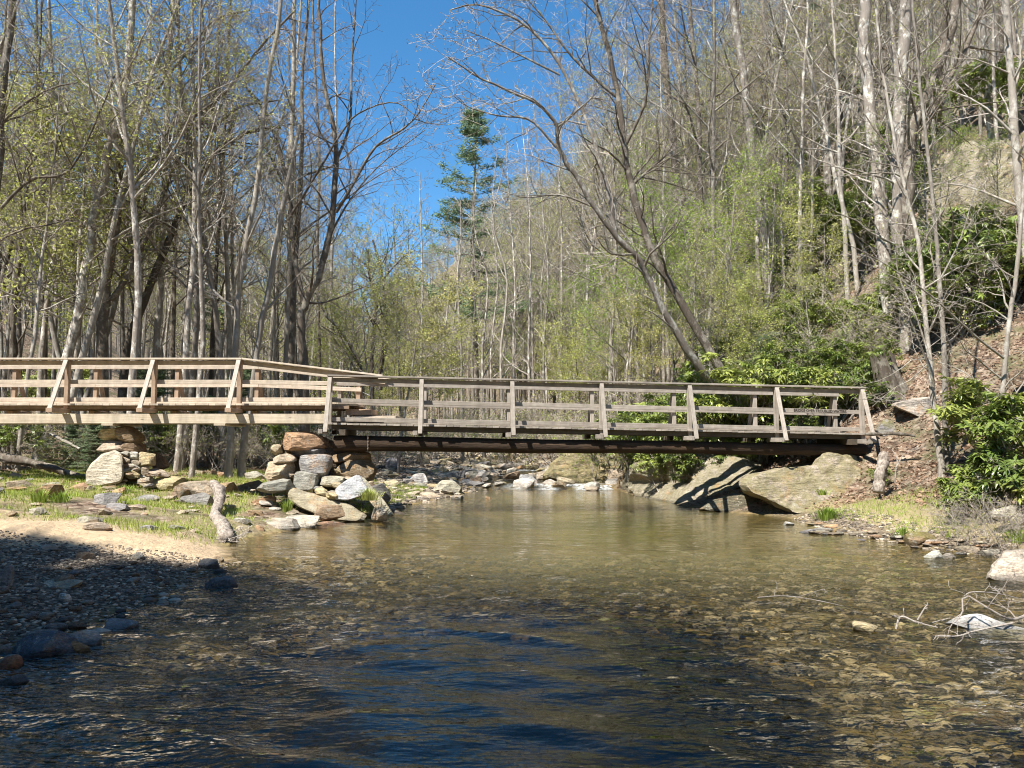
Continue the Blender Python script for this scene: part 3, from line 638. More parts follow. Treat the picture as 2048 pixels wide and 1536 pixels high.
rock(231, W(665, 925, 16.75), (1.3, 0.8, 1.0), (0, 0, 0.1), 'dark', "dark core boulder behind the huge brown block of the bridge pier", name="pier_stone", cat="stone")
slab([(571, 978), (585, 974), (640, 990), (690, 1005), (735, 1030), (728, 1043), (690, 1044), (640, 1030), (600, 1015), (578, 1000)], 14.8, 0.4, (0.36, 0.31, 0.22), "long mossy brown slab sloping down to the water left of the grass tuft", lean=1.0, seed=5, moss=0.15)
slab([(670, 1000), (672, 975), (712, 951), (722, 952), (738, 975), (724, 990), (700, 1001)], 15.1, 0.35, (0.42, 0.42, 0.42), "pale grey angular block with a flat face behind the grass tuft", lean=0.6, seed=8)
slab([(722, 953), (730, 955), (790, 1030), (768, 1037), (735, 1000)], 15.0, 0.3, (0.34, 0.31, 0.22), "tilted slab running down into the water right of the grass tuft", lean=0.5, seed=9)
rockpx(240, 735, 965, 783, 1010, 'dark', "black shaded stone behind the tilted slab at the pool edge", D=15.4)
rockpx(241, 742, 1015, 775, 1040, 'pale', "pale block half under the tilted slab at the pool edge", D=14.8)
rockpx(242, 513, 958, 590, 985, 'grey', "dark grey wide stone below the blocky tan boulder", D=15.3, blocky=.3)
rockpx(243, 630, 1008, 690, 1040, 'brown', "dark brown cracked stone under the long mossy slab", D=14.4)
for k in range(54):
    pa = k < 18
    px = rp(190, 350) if pa else rp(500, 770); top = (905 + abs(px - 265) * .55) if pa else (930 + abs(px - 650) * .35); py = rp(top, 990 if pa else 1010); D = (16.3 if pa else 15.9) - (py - top) / 90 * rp(.4, 1.2)
    p = W(px, py, D); wd = rp(.1, .3); rock(1800 + k, (p.x, D, max(p.z, Hs(p.x, D) + .03)), (wd, wd * rp(.6, 1), wd * rp(.25, .6)), (rp(-.2, .2), rp(-.3, .3), rp(-1, 1)), R.choice(['tan', 'tan', 'brown', 'grey', 'pale', 'yellow']),
         "small stone packed in among the large ones of the two bridge piers", "small packing stones of the piers", name="pier_stone", cat="stone", sub=2, blocky=1.0)
# --- stones of the left bank
LB = [
    (75, 968, 130, 1003, 'brown', "brown boulder standing in the grass at the far left"), (345, 968, 380, 1000, 'brown', "small reddish brown stone left of the driftwood log"),
    (365, 985, 430, 1010, 'grey', "grey striped flat stone right under the driftwood log top"), (350, 962, 432, 1000, 'tan', "tan sloping slab behind the driftwood log top"),
    (395, 966, 475, 990, 'brown', "rounded brown stone right of the driftwood log top"), (470, 960, 530, 985, 'brown', "flat brown stone between driftwood and bridge pier"),
    (505, 992, 555, 1012, 'orange', "small orange stone in the weeds below the bridge pier"), (502, 1036, 605, 1060, 'pale', "long pale flat stone at the left waterline"),
    (556, 1030, 640, 1058, 'pale', "wedge of pale stone sloping to the waterline"), (637, 1042, 690, 1056, 'orange', "thin orange stone lying at the water edge"),
    (660, 1053, 686, 1064, 'white', "small white stone in the water beside the thin orange one"), (180, 985, 240, 1010, 'grey', "grey outcrop stone in the grass below the leaning slab"),
    (210, 1005, 260, 1022, 'grey', "flat grey stone among grass under the leaning slab"), (255, 990, 320, 1005, 'grey', "long grey stone half buried in the grass"),
    (255, 1008, 290, 1024, 'tan', "tan stone half buried in the grass"), (15, 960, 70, 978, 'tan', "low tan stone in leaf litter at the left edge"),
    (145, 965, 178, 985, 'orange', "low orange stone in the grass left of the leaning slab"), (70, 886, 100, 905, 'grey', "grey stone at the foot of the leaning mossy trunk"),
    (486, 942, 530, 962, 'pale', "pale stone left of the blocky tan boulder"), (420, 940, 455, 955, 'orange', "orange stone in the grass beyond the driftwood"),
    (470, 1035, 500, 1048, 'pale', "pale cobble just right of the driftwood root"), (506, 1050, 530, 1064, 'orange', "small orange cobble by the waterline"),
    (470, 1052, 498, 1064, 'tan', "tan cobble right of the driftwood root"), (0, 1130, 25, 1175, 'grey', "grey stone cut by the left edge on the gravel bar"),
    (80, 1158, 165, 1178, 'tan', "long flat tan stone on the shaded gravel bar"), (118, 1186, 142, 1206, 'white', "small white stone on the shaded gravel bar"),
    (20, 945, 45, 958, 'grey', "small grey stone near the left edge grass"), (380, 940, 410, 950, 'tan', "small tan stone beyond the driftwood log"),
]
for i, (x0, y0, x1, y1, col, lab) in enumerate(LB): rockpx(300 + i, x0, y0, x1, y1, col, lab, sink=0.5, blocky=0.75, name="bank_stone", cat="stone")
# --- stones in the near water and at the bar edge
for i, (x0, y0, x1, y1, col, lab) in enumerate([
    (30, 1262, 150, 1318, (0.10, 0.12, 0.15), "large wet blue grey boulder at the near left waterline"), (130, 1262, 205, 1295, 'grey', "flat grey stone behind the wet blue grey boulder"),
    (140, 1280, 178, 1308, 'brown', "wet brown stone right of the blue grey boulder"), (0, 1310, 50, 1345, 'red', "wet reddish brown stone at the left edge"),
    (0, 1350, 56, 1372, 'dark', "dark stone awash at the lower left edge"), (410, 1152, 480, 1180, 'dark', "lone dark pyramid shaped rock in the pool"),
    (397, 1117, 440, 1138, 'dark', "dark block at the water edge below the driftwood"), (425, 1112, 450, 1128, 'brown', "brown stone behind the dark block below the driftwood"),
    (1845, 1102, 1886, 1118, 'white', "rounded pale stone sitting in the right shallows"), (1885, 1107, 1914, 1116, 'pale', "thin pale stone beside the rounded one in the right shallows"),
    (1962, 1098, 2002, 1114, 'pale', "flat pale stone at the right gravel spit"), (1567, 1043, 1590, 1051, 'white', "small white stone at the foot of the big boulder"),
    (200, 1240, 280, 1262, 'grey', "grey cobbles at the tip of the gravel bar"), (0, 1288, 30, 1315, 'grey', "rounded grey stone left of the wet blue boulder"),
]): rockpx(400 + i, x0, y0, x1, y1, col, lab, sink=0.6, water=True, blocky=0.25, name="boulder" if x1 - x0 > 60 else "stone")
slab([(1975, 1160), (1985, 1135), (2003, 1118), (2010, 1102), (2060, 1098), (2120, 1110), (2130, 1165), (2060, 1172)], 8.6, 0.9, (0.50, 0.42, 0.33), "big tan two stepped boulder at the right edge shallows", lean=0.8, seed=21, bumpy=.05)
slab([(1888, 1244), (1910, 1236), (1960, 1234), (2010, 1242), (2060, 1256), (2120, 1262), (2100, 1285), (2040, 1282), (1960, 1268)], 6.35, 0.5, (0.74, 0.70, 0.64), "smooth white slab under the dead twigs at right", lean=1.2, seed=22)
rock(470, W(1728, 1247, 6.45) + Vector((0, 0, -.035)), (.26, .22, .10), (0, .05, .3), "yellow", "yellow stone just breaking the surface mid right", blocky=.3)
rock(471, W(1620, 1215, 7.2) + Vector((0, 0, -.12)), (.5, .3, .12), (0, 0, .2), "yellow", "broad yellow stone seen under the water at right", blocky=.3)
rock(472, W(1960, 1400, 4.7) + Vector((0, 0, -.10)), (.5, .3, .10), (0, .05, .3), "orange", "long orange stone under clear water at lower right", blocky=.3)
# --- right bank boulders under the bridge end
BB = (0.34, 0.295, 0.235)
slab([(1235, 968), (1262, 930), (1330, 912), (1400, 908), (1480, 912), (1530, 930), (1500, 975), (1470, 985), (1440, 1010), (1340, 1020), (1262, 1000)], 17.6, 3.0, BB, "broad lichen spotted boulder below the middle right of the bridge", lean=0.9, seed=31, moss=0.4, bumpy=.12, Dx=[(1235, 25), (1265, 21.5), (1340, 18.9), (1450, 18.0), (1530, 17.3)])
slab([(1478, 968), (1495, 955), (1560, 935), (1625, 925), (1650, 904), (1705, 906), (1735, 935), (1742, 985), (1700, 1015), (1640, 1025), (1590, 1034), (1530, 1005), (1490, 985)], 15.6, 1.6, (0.37, 0.305, 0.235), "great tan overhanging boulder at the pool under the right bridge end", lean=0.8, seed=32, moss=0.55, bumpy=.09)
slab([(1395, 1020), (1420, 1000), (1475, 985), (1540, 1005), (1600, 1036), (1500, 1034)], 16.9, 1.2, (0.17, 0.15, 0.10), "ledge coloured dark as the shadow beneath the overhanging boulder", lean=0.4, seed=33)  # stone colour darkened to stand in for the shadow under the overhang
slab([(1640, 925), (1650, 905), (1700, 900), (1730, 905), (1735, 925), (1680, 935)], 16.8, 0.8, (0.50, 0.43, 0.35), "pale block supporting the right end of the log beams", lean=0.5, seed=36)
slab([(1780, 808), (1830, 796), (1900, 790), (1930, 805), (1925, 835), (1880, 850), (1820, 828)], 17.0, 1.0, (0.46, 0.40, 0.33), "overhanging pale rock on the leafy slope right of the bridge", lean=0.2, seed=37)
rockpx(501, 1750, 838, 1796, 872, 'grey', "rounded mossy rock beside the right bridge end", D=17.2, moss=1.0)
rockpx(502, 2020, 738, 2070, 770, 'brown', "brown rock on the slope at the right edge", D=15.5)
slab([(1840, 500), (1850, 400), (1870, 330), (1920, 290), (2010, 285), (2060, 300), (2080, 420), (2000, 470), (1950, 480), (1900, 520)], hit(1900, 520, 15) * 0.94, 6.0, (0.34, 0.29, 0.24), "grey cliff face on the hillside at upper right", lean=0.9, seed=38, name="rock_outcrop", moss=0.5, bumpy=.3)
slab([(1835, 480), (1855, 425), (1900, 385), (1920, 400), (1880, 440), (1870, 500)], hit(1850, 480, 15) * 0.90, 3.0, (0.44, 0.43, 0.40), "pale lichen covered ledge at the left foot of the cliff", lean=0.4, seed=39, name="rock_outcrop")
rockpx(503, 1985, 1010, 2048, 1045, 'pale', "pale stone under the rhododendron at the right edge", D=10.9)
rockpx(504, 1810, 1062, 1880, 1092, 'brown', "mossy dark brown rock at the right waterline", moss=1.0, sink=0.4)
# flat stones along the right shore
for k in range(46):
    px = rp(1600, 1985); py = 1050 + (px - 1600) * 0.155 + rp(-14, 16); D = hit(px, py, 5, water=True); p = W(px, py, D)
    wd = rp(0.12, 0.34); rock(600 + k, (p.x, D, max(Hs(p.x, D), 0) + 0.015), (wd, wd * rp(.5, .8), wd * rp(.16, .3)), (rp(-.1, .1), rp(-.12, .12), rp(-.6, .6)), R.choice(['pale', 'tan', 'tan', 'grey', 'orange']),
         "flat stone of the gravel spit along the right waterline", "flat stones on the right shore", name="flat_stone", cat="stone", sub=2)
# upstream rocks
UP = [(1460, 0, 0, 0)]
for i, (x0, y0, x1, y1, col, lab) in enumerate([
    (1058, 920, 1106, 937, 'tan', "long tan rock pointing up in the far rapids"), (1115, 932, 1165, 956, 'pale', "angular pale boulder right of the middle rapid"),
    (1090, 935, 1120, 950, 'brown', "brown rock left of the angular pale boulder in the rapids"), (1170, 925, 1230, 960, 'tan', "rounded tan boulder at the right side of the rapids"),
    (1025, 957, 1070, 977, 'pale', "pale rock at the lip of the lowest rapid"), (1085, 958, 1122, 974, 'pale', "wedge shaped pale rock at the lip of the lowest rapid"),
    (963, 938, 1003, 955, 'tan', "tan pointed rock left of the rapids"), (815, 946, 856, 968, 'white', "white angular rock on the gravel shore upstream"),
    (860, 960, 925, 985, 'pale', "pair of pale flat rocks at the upstream pool edge"), (838, 984, 885, 998, 'tan', "flat tan rock at the pool head"),
    (900, 990, 927, 1000, 'grey', "small grey rock in the pool head shallows"), (970, 993, 982, 998, 'orange', "tiny orange rock alone in the pool head"),
    (920, 958, 970, 974, 'grey', "dark topped flat rock by the lowest rapid"), (930, 945, 962, 960, 'brown', "brown rock upstream of the dark topped one"),
    (770, 915, 800, 940, 'grey', "grey boulder by the tree base on the upstream left shore"), (830, 905, 862, 928, 'tan', "tan boulder far up the left shore"),
    (1000, 925, 1035, 938, 'pale', "pale rock in the middle of the upper stream"), (1232, 950, 1262, 975, 'brown', "dark root tangled rock at the right pool head"),
    (1215, 938, 1250, 965, 'tan', "tan rock against the right bank upstream"),
]): rockpx(700 + i, x0, y0, x1, y1, col, lab, sink=0.6, water=True, name="stream_rock")
for k in range(210):
    far = k > 85
    px = rp(760, 1010) if not far else rp(860, 1240); py = rp(932, 998) if not far else rp(903, 935)
    if not far and px > 900 and py > 975: continue
    D = hit(px, py, 14, water=True)
    if D > 90: continue
    p = W(px, py, D); wd = rp(0.2, 0.55) * (1.2 if far else 1); x_l, x_r = shores(D)
    rock(900 + k, (p.x, D, max(Hs(p.x, D), float(wz(D))) + 0.02), (wd, wd * rp(.6, .9), wd * rp(.25, .5)), (rp(-.2, .2), rp(-.25, .25), rp(-1, 1)), R.choice(['pale', 'tan', 'tan', 'pale', 'tan', 'yellow']),
         "loose flat rock among many scattered in the stream bed beyond the bridge", "rocks scattered over the upstream bed", name="stream_rock", cat="rock", sub=2)
k = 0
for yy, n_ in ((24.4, 7), (25.6, 8), (28.6, 16), (31, 12), (33.6, 18), (37, 12), (42, 12), (48, 10)):
    for _ in range(n_):
        x_l, x_r = shores(yy); x = rp(x_l - .5, x_r + .3); y = yy + rp(-.7, .7)
        if yy < 26 and -0.1 < x < 0.5: continue
        wd = rp(.2, .6 if yy < 27 else .8) * (1 + yy / 90); rock(2000 + k, (x, y, float(wz(y)) + .04), (wd, wd * rp(.6, .9), wd * rp(.3, .6)), (rp(-.2, .2), rp(-.3, .3), rp(-1, 1)), R.choice(['pale', 'pale', 'tan', 'tan', 'yellow', 'grey', 'brown']),
             "angular rock breaking the shallow rapids beyond the bridge", "rocks in the rapids beyond the bridge", name="stream_rock", cat="rock", sub=2, blocky=.9); k += 1
slab([(1085, 955), (1105, 925), (1140, 902), (1215, 888), (1290, 890), (1290, 950), (1240, 972), (1180, 968), (1120, 966)], 26.5, 3.0, (0.36, 0.29, 0.18), "sloping layered mossy bedrock on the right bank beyond the bridge", lean=.7, seed=51, moss=0.5, name="bedrock_ledge", bumpy=.15)
# cobbles on the gravel bar: copies of eight shapes
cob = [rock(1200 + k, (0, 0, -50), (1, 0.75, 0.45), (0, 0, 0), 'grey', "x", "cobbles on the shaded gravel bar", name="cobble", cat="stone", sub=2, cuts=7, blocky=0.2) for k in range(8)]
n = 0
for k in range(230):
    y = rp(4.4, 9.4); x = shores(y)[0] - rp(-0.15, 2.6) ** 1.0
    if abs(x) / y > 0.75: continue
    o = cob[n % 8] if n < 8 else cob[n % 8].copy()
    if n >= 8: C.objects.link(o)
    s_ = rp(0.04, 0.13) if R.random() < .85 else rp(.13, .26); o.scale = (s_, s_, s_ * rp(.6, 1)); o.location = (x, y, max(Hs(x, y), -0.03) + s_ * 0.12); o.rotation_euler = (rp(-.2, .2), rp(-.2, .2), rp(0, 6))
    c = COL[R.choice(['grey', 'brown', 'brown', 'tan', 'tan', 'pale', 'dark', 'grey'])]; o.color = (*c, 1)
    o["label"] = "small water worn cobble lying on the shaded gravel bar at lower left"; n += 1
for k in range(110):
    y = rp(10.6, 20); x = shores(y)[0] - rp(.5, 10)
    if x / y < -.7: continue
    wd = rp(.12, .42); rock(1600 + k, (x, y, Hs(x, y) + .01), (wd, wd * rp(.5, .9), wd * rp(.2, .5)), (rp(-.2, .2), rp(-.2, .2), rp(-2, 2)), R.choice(['pale', 'tan', 'tan', 'grey', 'brown', 'orange']),
         "loose stone half buried in the patchy grass of the left bank", "loose stones in the grass of the left bank", name="bank_stone", cat="stone", sub=2)
# loose gravel as stuff
def gravel(name, N, fx, size, label):
    V0, T0 = ICO[1]; rg = np.random.RandomState(5); pts = []
    while len(pts) < N:
        p = fx(rg)
        if p is not None: pts.append(p)
    P = np.array(pts); z = np.maximum(H(P[:, 0], P[:, 1]), -0.2); n0 = len(P); s = rg.uniform(size[0], size[1], n0) * rg.uniform(.6, 1, n0)
    sc = np.stack([s * rg.uniform(.8, 1.3, n0), s * rg.uniform(.6, 1, n0), s * rg.uniform(.25, .6, n0)], -1); a = rg.uniform(0, 6.28, n0)
    V = V0[None] * sc[:, None, :]; x = V[..., 0] * np.cos(a)[:, None] - V[..., 1] * np.sin(a)[:, None]; y = V[..., 0] * np.sin(a)[:, None] + V[..., 1] * np.cos(a)[:, None]
    V = np.stack([x + P[:, 0:1], y + P[:, 1:2], V[..., 2] + z[:, None] + 0.003], -1)
    T = T0[None] + (np.arange(n0) * len(V0))[:, None, None]; m = MB(); m.add(V.reshape(-1, 3), tris=T.reshape(-1, 3), tint=np.repeat(rg.rand(n0) ** 1.3, len(V0)))
    return tag(m.build(name, GRAVEL, smooth=False), label, "gravel", kind='stuff')
def fx_bar(rg):
    y = rg.uniform(3.8, 9.9); x = shores(y)[0] - rg.uniform(-0.5, 3.4); return (x, y) if abs(x) / y < 0.8 else None
def fx_right(rg):
    y = rg.uniform(7, 15.5); return (shores(y)[1] + rg.uniform(-0.6, 0.7), y)
def fx_up(rg):
    y = rg.uniform(16.5, 50); return (shores(y)[0] - rg.uniform(-1.2, 3.0), y)
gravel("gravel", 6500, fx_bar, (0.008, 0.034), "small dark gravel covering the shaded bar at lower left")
gravel("gravel", 2500, fx_right, (0.015, 0.06), "pale shingle along the right waterline")
gravel("gravel", 5000, fx_up, (0.04, 0.16), "pale broken shingle on the shore beyond the bridge")
def fx_bed(rg):
    y = 3.8 + 8 * rg.rand() ** 1.3; return (rg.uniform(-3.5, 6), y)
gravel("bed_stones", 5200, fx_bed, (0.02, 0.11), "yellow brown stones lying on the stream bed under the water")

# ------------------------------------------------------------------ vegetation generators
def perp(rng, d):
    v = np.array([rng.gauss(0, 1), rng.gauss(0, 1), rng.gauss(0, 1)]); v -= d * v.dot(d); return v / (np.linalg.norm(v) + 1e-9)
class TreeGen:
    def __init__(s, seed, leaf=0, leafsize=0.05, maxl=4, nch=(14, 6, 5, 3), ratio=(0.36, 0.55, 0.5, 0.5), up=0.12, gnarl=0.12, minr=0.0035, ang=(35, 65), twigw=1.0):
        s.r = random.Random(seed); s.b = {}; s.leaf = leaf; s.ls = leafsize; s.maxl = maxl; s.nch = nch; s.ratio = ratio; s.up = up; s.gnarl = gnarl; s.minr = minr; s.ang = ang; s.tips = []; s.tw = twigw
    SIDES = (10, 6, 4, 3, 3, 3); SEG = (16, 8, 6, 4, 3, 3)
    def put(s, P, Rr, lvl):
        k = (lvl, len(P)); s.b.setdefault(k, []).append((P, Rr))
    def grow(s, p, d, L, r, lvl):
        rg = s.r; n = s.SEG[min(lvl, 5)]; P = [p]; cur = p.copy(); dd = d.copy(); gn = s.gnarl * (0.6 + 0.5 * lvl)
        step = L / (n - 1)
        for i in range(n - 1):
            dd = dd + np.array([rg.gauss(0, gn), rg.gauss(0, gn), rg.gauss(0, gn) + s.up * (0.5 if lvl > 1 else 1)]) * (0.6 if lvl == 0 else 1); dd /= np.linalg.norm(dd)
            cur = cur + dd * step; P.append(cur)
        f = np.linspace(0, 1, n); Rr = np.maximum(r * (1 - 0.8 * f ** 1.1), s.minr * s.tw)
        s.put(np.array(P), Rr, lvl); s.kids(np.array(P), Rr, L, lvl)
    def kids(s, P, Rr, L, lvl, t0=None, cnt=None, lenmul=1.0):
        rg = s.r
        if lvl >= s.maxl:
            s.tips.append(P[-1]); 
            if rg.random() < .5: s.tips.append(P[len(P) // 2])
            return
        n = cnt if cnt is not None else s.nch[min(lvl, len(s.nch) - 1)]; t0 = t0 if t0 is not None else (0.38 if lvl == 0 else 0.22); N = len(P)
        for k in range(n):
            t = t0 + (1 - t0) * (k + rg.random()) / n; x = t * (N - 1); i = min(int(x), N - 2); fr = x - i
            p = P[i] * (1 - fr) + P[i + 1] * fr; r = Rr[i] * (1 - fr) + Rr[i + 1] * fr; tg = P[i + 1] - P[i]; tg /= np.linalg.norm(tg) + 1e-9
            a = math.radians(rg.uniform(*s.ang)); d = tg * math.cos(a) + perp(rg, tg) * math.sin(a); d /= np.linalg.norm(d)
            l = L * s.ratio[min(lvl, len(s.ratio) - 1)] * (1.15 - 0.65 * t) * rg.uniform(0.65, 1.25) * lenmul
            s.grow(p, d, l, max(min(r * rg.uniform(0.42, 0.62), l * 0.014 + 0.004), s.minr * s.tw), lvl + 1)
    def out(s, lo, hi, mb, mat=0):
        for (lvl, n), lst in sorted(s.b.items()):
            if lo <= lvl <= hi:
                mb.tubes(np.array([a for a, _ in lst]), np.array([b for _, b in lst]), s.SIDES[min(lvl, 5)], mat=mat, tint=np.array([s.r.random() for _ in lst]))
    def leaves(s, mb, mat=1, per=None):
        if not s.tips or not s.leaf: return
        rg = np.random.RandomState(s.r.randint(0, 10 ** 6)); T = np.array(s.tips); T = T[rg.rand(len(T)) < min(1, s.leaf)]
        k = max(1, int(round(s.leaf if s.leaf > 1 else 1)));
        if per: k = per
        P = np.repeat(T, k, 0) + rg.normal(0, s.ls * 1.1, (len(T) * k, 3)); leaf_quads(mb, P, s.ls, rg, mat)
def leaf_quads(mb, P, size, rg, mat=1, flat=0.0):
    n = len(P)
    if not n: return
    a = rg.normal(size=(n, 3)); a[:, 2] *= (1 - flat); a /= np.linalg.norm(a, axis=1, keepdims=True); b = np.cross(a, rg.normal(size=(n, 3))); b /= np.linalg.norm(b, axis=1, keepdims=True)
    s = size * rg.uniform(0.5, 1.2, (n, 1)); a *= s; b *= s * 0.45
    V = np.stack([P - a * .5, P + b * .5 + a * .05, P + a * .5, P - b * .5 + a * .05], 1).reshape(-1, 3); i = np.arange(n)[:, None] * 4 + np.arange(4)
    mb.add(V, i, mat=mat, tint=np.repeat(rg.rand(n), 4))
def tree_proto(name, seed, h, r, bark, twig, leafm, label, cat="tree", group=None, **kw):
    root = empty(name, (0, 0, -80), label, cat, group); tg = TreeGen(seed, **kw)
    tg.grow(np.array([0, 0, -0.3]), np.array([tg.r.uniform(-.05, .05), tg.r.uniform(-.05, .05), 1.0]), h, r, 0)
    m = MB(); tg.out(0, 2, m); m.build("trunk", bark, root, smooth=True)
    m = MB(); tg.out(3, 9, m, 0); tg.leaves(m, 1); m.build("crown", [twig, leafm], root)
    return root, tg

GRP = "slender bare trees of the surrounding woods"
protos = []
spec = [  # seed, h, r, bark, twig, leaf mat, leaf amount
    (11, 17, .09, BARK_G, TWIG, LEAF_T, .6), (12, 19, .11, BARK_G, TWIG, LEAF_YG, 1), (13, 15, .09, BARK_G, TWIG, LEAF_YG, 1),
    (14, 20, .125, BARK_D, TWIG, LEAF_R, .7), (15, 16, .10, BARK_L, TWIG, LEAF_T, .5), (16, 18, .10, BARK_G, TWIG, LEAF_YG, 2), (17, 14, .08, BARK_L, TWIG, LEAF_YG, 1)]
for sd, h, r, bk, tw, lf, am in spec:
    protos.append(tree_proto("bare_tree", sd, h, r, bk, tw, lf, "x", group=GRP, leaf=am, leafsize=0.075, maxl=4, nch=(20, 5, 5, 3), ratio=(0.27, 0.52, 0.5, 0.5), gnarl=0.11, up=0.06, minr=0.0036)[0])
small = []
for sd, h, r, lf, am, lb in [(31, 7, .06, LEAF_YG, 3, 0), (32, 8.5, .07, LEAF_G, 3, 0), (33, 6, .05, LEAF_YG, 4, 0), (34, 9, .08, LEAF_YG, 2, 0)]:
    small.append(tree_proto("understory_tree", sd, h, r, BARK_G, TWIG, lf, "x", group="leafing understory trees", leaf=am, leafsize=0.085, maxl=4, nch=(14, 6, 4, 3), ratio=(0.42, 0.5, 0.5, 0.5), gnarl=0.11, up=0.05, minr=0.0045)[0])

def in_gap(x, y, hgt, crown=2.5):
    """would this tree top stick into the strip of open sky?"""
    top = Hs(x, y) + hgt - CAMH
    lo, hi = (735 - 1024) / F, (905 - 1024) / F; a = x / y; m = crown / y
    if not (lo - m < a < hi + m): return False
    lim = 300 if a < lo + 0.01 or a > hi - 0.005 else 400
    return top / y > lim / F
placed = []
used = {}
def place(plist, x, y, sc, hgt, label, group, mind=1.1):
    for (a, b) in placed:
        if (a - x) ** 2 + (b - y) ** 2 < mind ** 2: return False
    placed.append((x, y)); pr = R.choice(plist); loc = (x, y, Hs(x, y) - 0.05); rz = rp(0, 6.28)
    if pr.name not in used:
        used[pr.name] = 1; pr.location = loc; pr.rotation_euler = (rp(-.04, .04), rp(-.04, .04), rz); pr.scale = (sc,) * 3; o = pr
    else: o = dup(pr, loc, rz, sc); o.rotation_euler = (rp(-.05, .05), rp(-.05, .05), rz)
    o["label"] = label; o["group"] = group; return True
cnt = 0; tries = 0
while cnt < 112 and tries < 6000:                           # woods on the left flat
    tries += 1; y = 19 + 50 * R.random() ** 1.3; x = rp(-0.80 * y, -0.10 * y)
    if x > shores(y)[0] - 1.2 or (y < 23 and x > -8): continue
    if in_gap(x, y, 17): continue
    sc = rp(.75, 1.15)
    lab, gr = (("slender bare tree in the flat woods behind the ramp", "bare trees of the woods behind the ramp"))
    if place(protos, x, y, sc, 17, lab, gr, 1.2): cnt += 1
cnt = 0; tries = 0
while cnt < 140 and tries < 6000:                            # right hillside
    tries += 1; y = 27 + 50 * R.random() ** 1.1; x = shores(y)[1] + rp(2.5, 0.78 * y + 4)
    if x / y > 0.80: continue
    if in_gap(x, y, 17): continue
    if place(protos, x, y, rp(.75, 1.2), 17, "bare tree rising from the steep wooded slope right of the stream", "bare trees of the right hillside", 1.6): cnt += 1
cnt = 0; tries = 0
while cnt < 80 and tries < 4000:                            # leafing understory in the valley middle and along the slope foot
    tries += 1; y = rp(26, 62); x = rp(-0.24 * y, 0.34 * y); xl_, xr_ = shores(y)
    if xl_ - 0.8 < x < xr_ + 0.8 or in_gap(x, y, 7.5): continue
    if place(small, x, y, rp(.7, 1.25), 7, "small tree with fresh yellow green leaves on the banks up the valley", "leafing understory trees up the valley", 1.2): cnt += 1
cnt = 0; tries = 0
while cnt < 12 and tries < 1500:
    tries += 1; y = rp(19, 34); x = shores(y)[1] + rp(2, 14)
    if x / y > 0.7: continue
    if place(small, x, y, rp(.4, .8), 4, "low leafing sapling on the steep slope right of the bridge", "leafing saplings on the right slope", 1.0): cnt += 1

cnt = 0; tries = 0
while cnt < 9 and tries < 2000:
    tries += 1; y = rp(22, 44); x = rp(-0.72 * y, -0.3 * y)
    if place(small, x, y, rp(1.3, 1.85), 15, "tree hazed with yellow green spring leaves among the bare trunks behind the ramp", "leafing trees in the left woods", 1.0): cnt += 1
cnt = 0; tries = 0
while cnt < 26 and tries < 2000:
    tries += 1; y = rp(32, 62); x = rp(.03, .30) * y
    if x < shores(y)[1] + 1.2 or in_gap(x, y, 20): continue
    if place(protos, x, y, rp(1.1, 1.5), 20, "tall bare tree at the foot of the right slope closing in the sky", "tall bare trees edging the sky at right", 1.2): cnt += 1
# far-off woods: one mass
def far_tree(seed, h, leafy):
    t = TreeGen(seed, leaf=leafy, leafsize=0.23, maxl=2, nch=(26, 7), ratio=(0.26, 0.5), gnarl=0.08, up=0.12, minr=0.016)
    t.SIDES = (5, 3, 3, 3, 3, 3); t.SEG = (7, 4, 3, 3, 3, 3); t.grow(np.array([0, 0, -0.5]), np.array([0, 0, 1.0]), h, 0.17, 0)
    m = MB(); t.out(0, 9, m, 0); t.leaves(m, 1); return m
fts = [far_tree(60 + k, 15 + k, (2, 1, 2, 2)[k]) for k in range(4)]
mbs = [MB(), MB()]; rg = np.random.RandomState(3); cnt = 0
for _ in range(12000):
    y = 60 + 190 * rg.rand() ** 0.9; x = (rg.uniform(-0.85, 0.85) if rg.rand() < .5 else rg.uniform(-.3, .4)) * y; xl_, xr_ = shores(y)
    if xl_ - 2 < x < xr_ + 2: continue
    if in_gap(x, y, 16, 2): continue
    if cnt >= 2200: break
    t = fts[rg.randint(4)]; a = rg.uniform(0, 6.28); s_ = rg.uniform(.7, 1.2); ca, sa = math.cos(a) * s_, math.sin(a) * s_
    V = np.concatenate(t.v); V = np.stack([V[:, 0] * ca - V[:, 1] * sa + x, V[:, 0] * sa + V[:, 1] * ca + y, V[:, 2] * s_ + Hs(x, y)], -1)
    m = mbs[0]; base = m.n; m.v.append(V); m.tint.append(np.concatenate(t.tint) * .6 + rg.rand() * .4); m.n += len(V)
    for q, qm in zip(t.q, t.qm): m.q.append(q + base); m.qm.append(qm)
    cnt += 1
tag(mbs[0].build("distant_woods", [TWIG, LEAF_YG]), "bare woods with first pale leaves covering the far hillsides", "woods", kind='stuff')

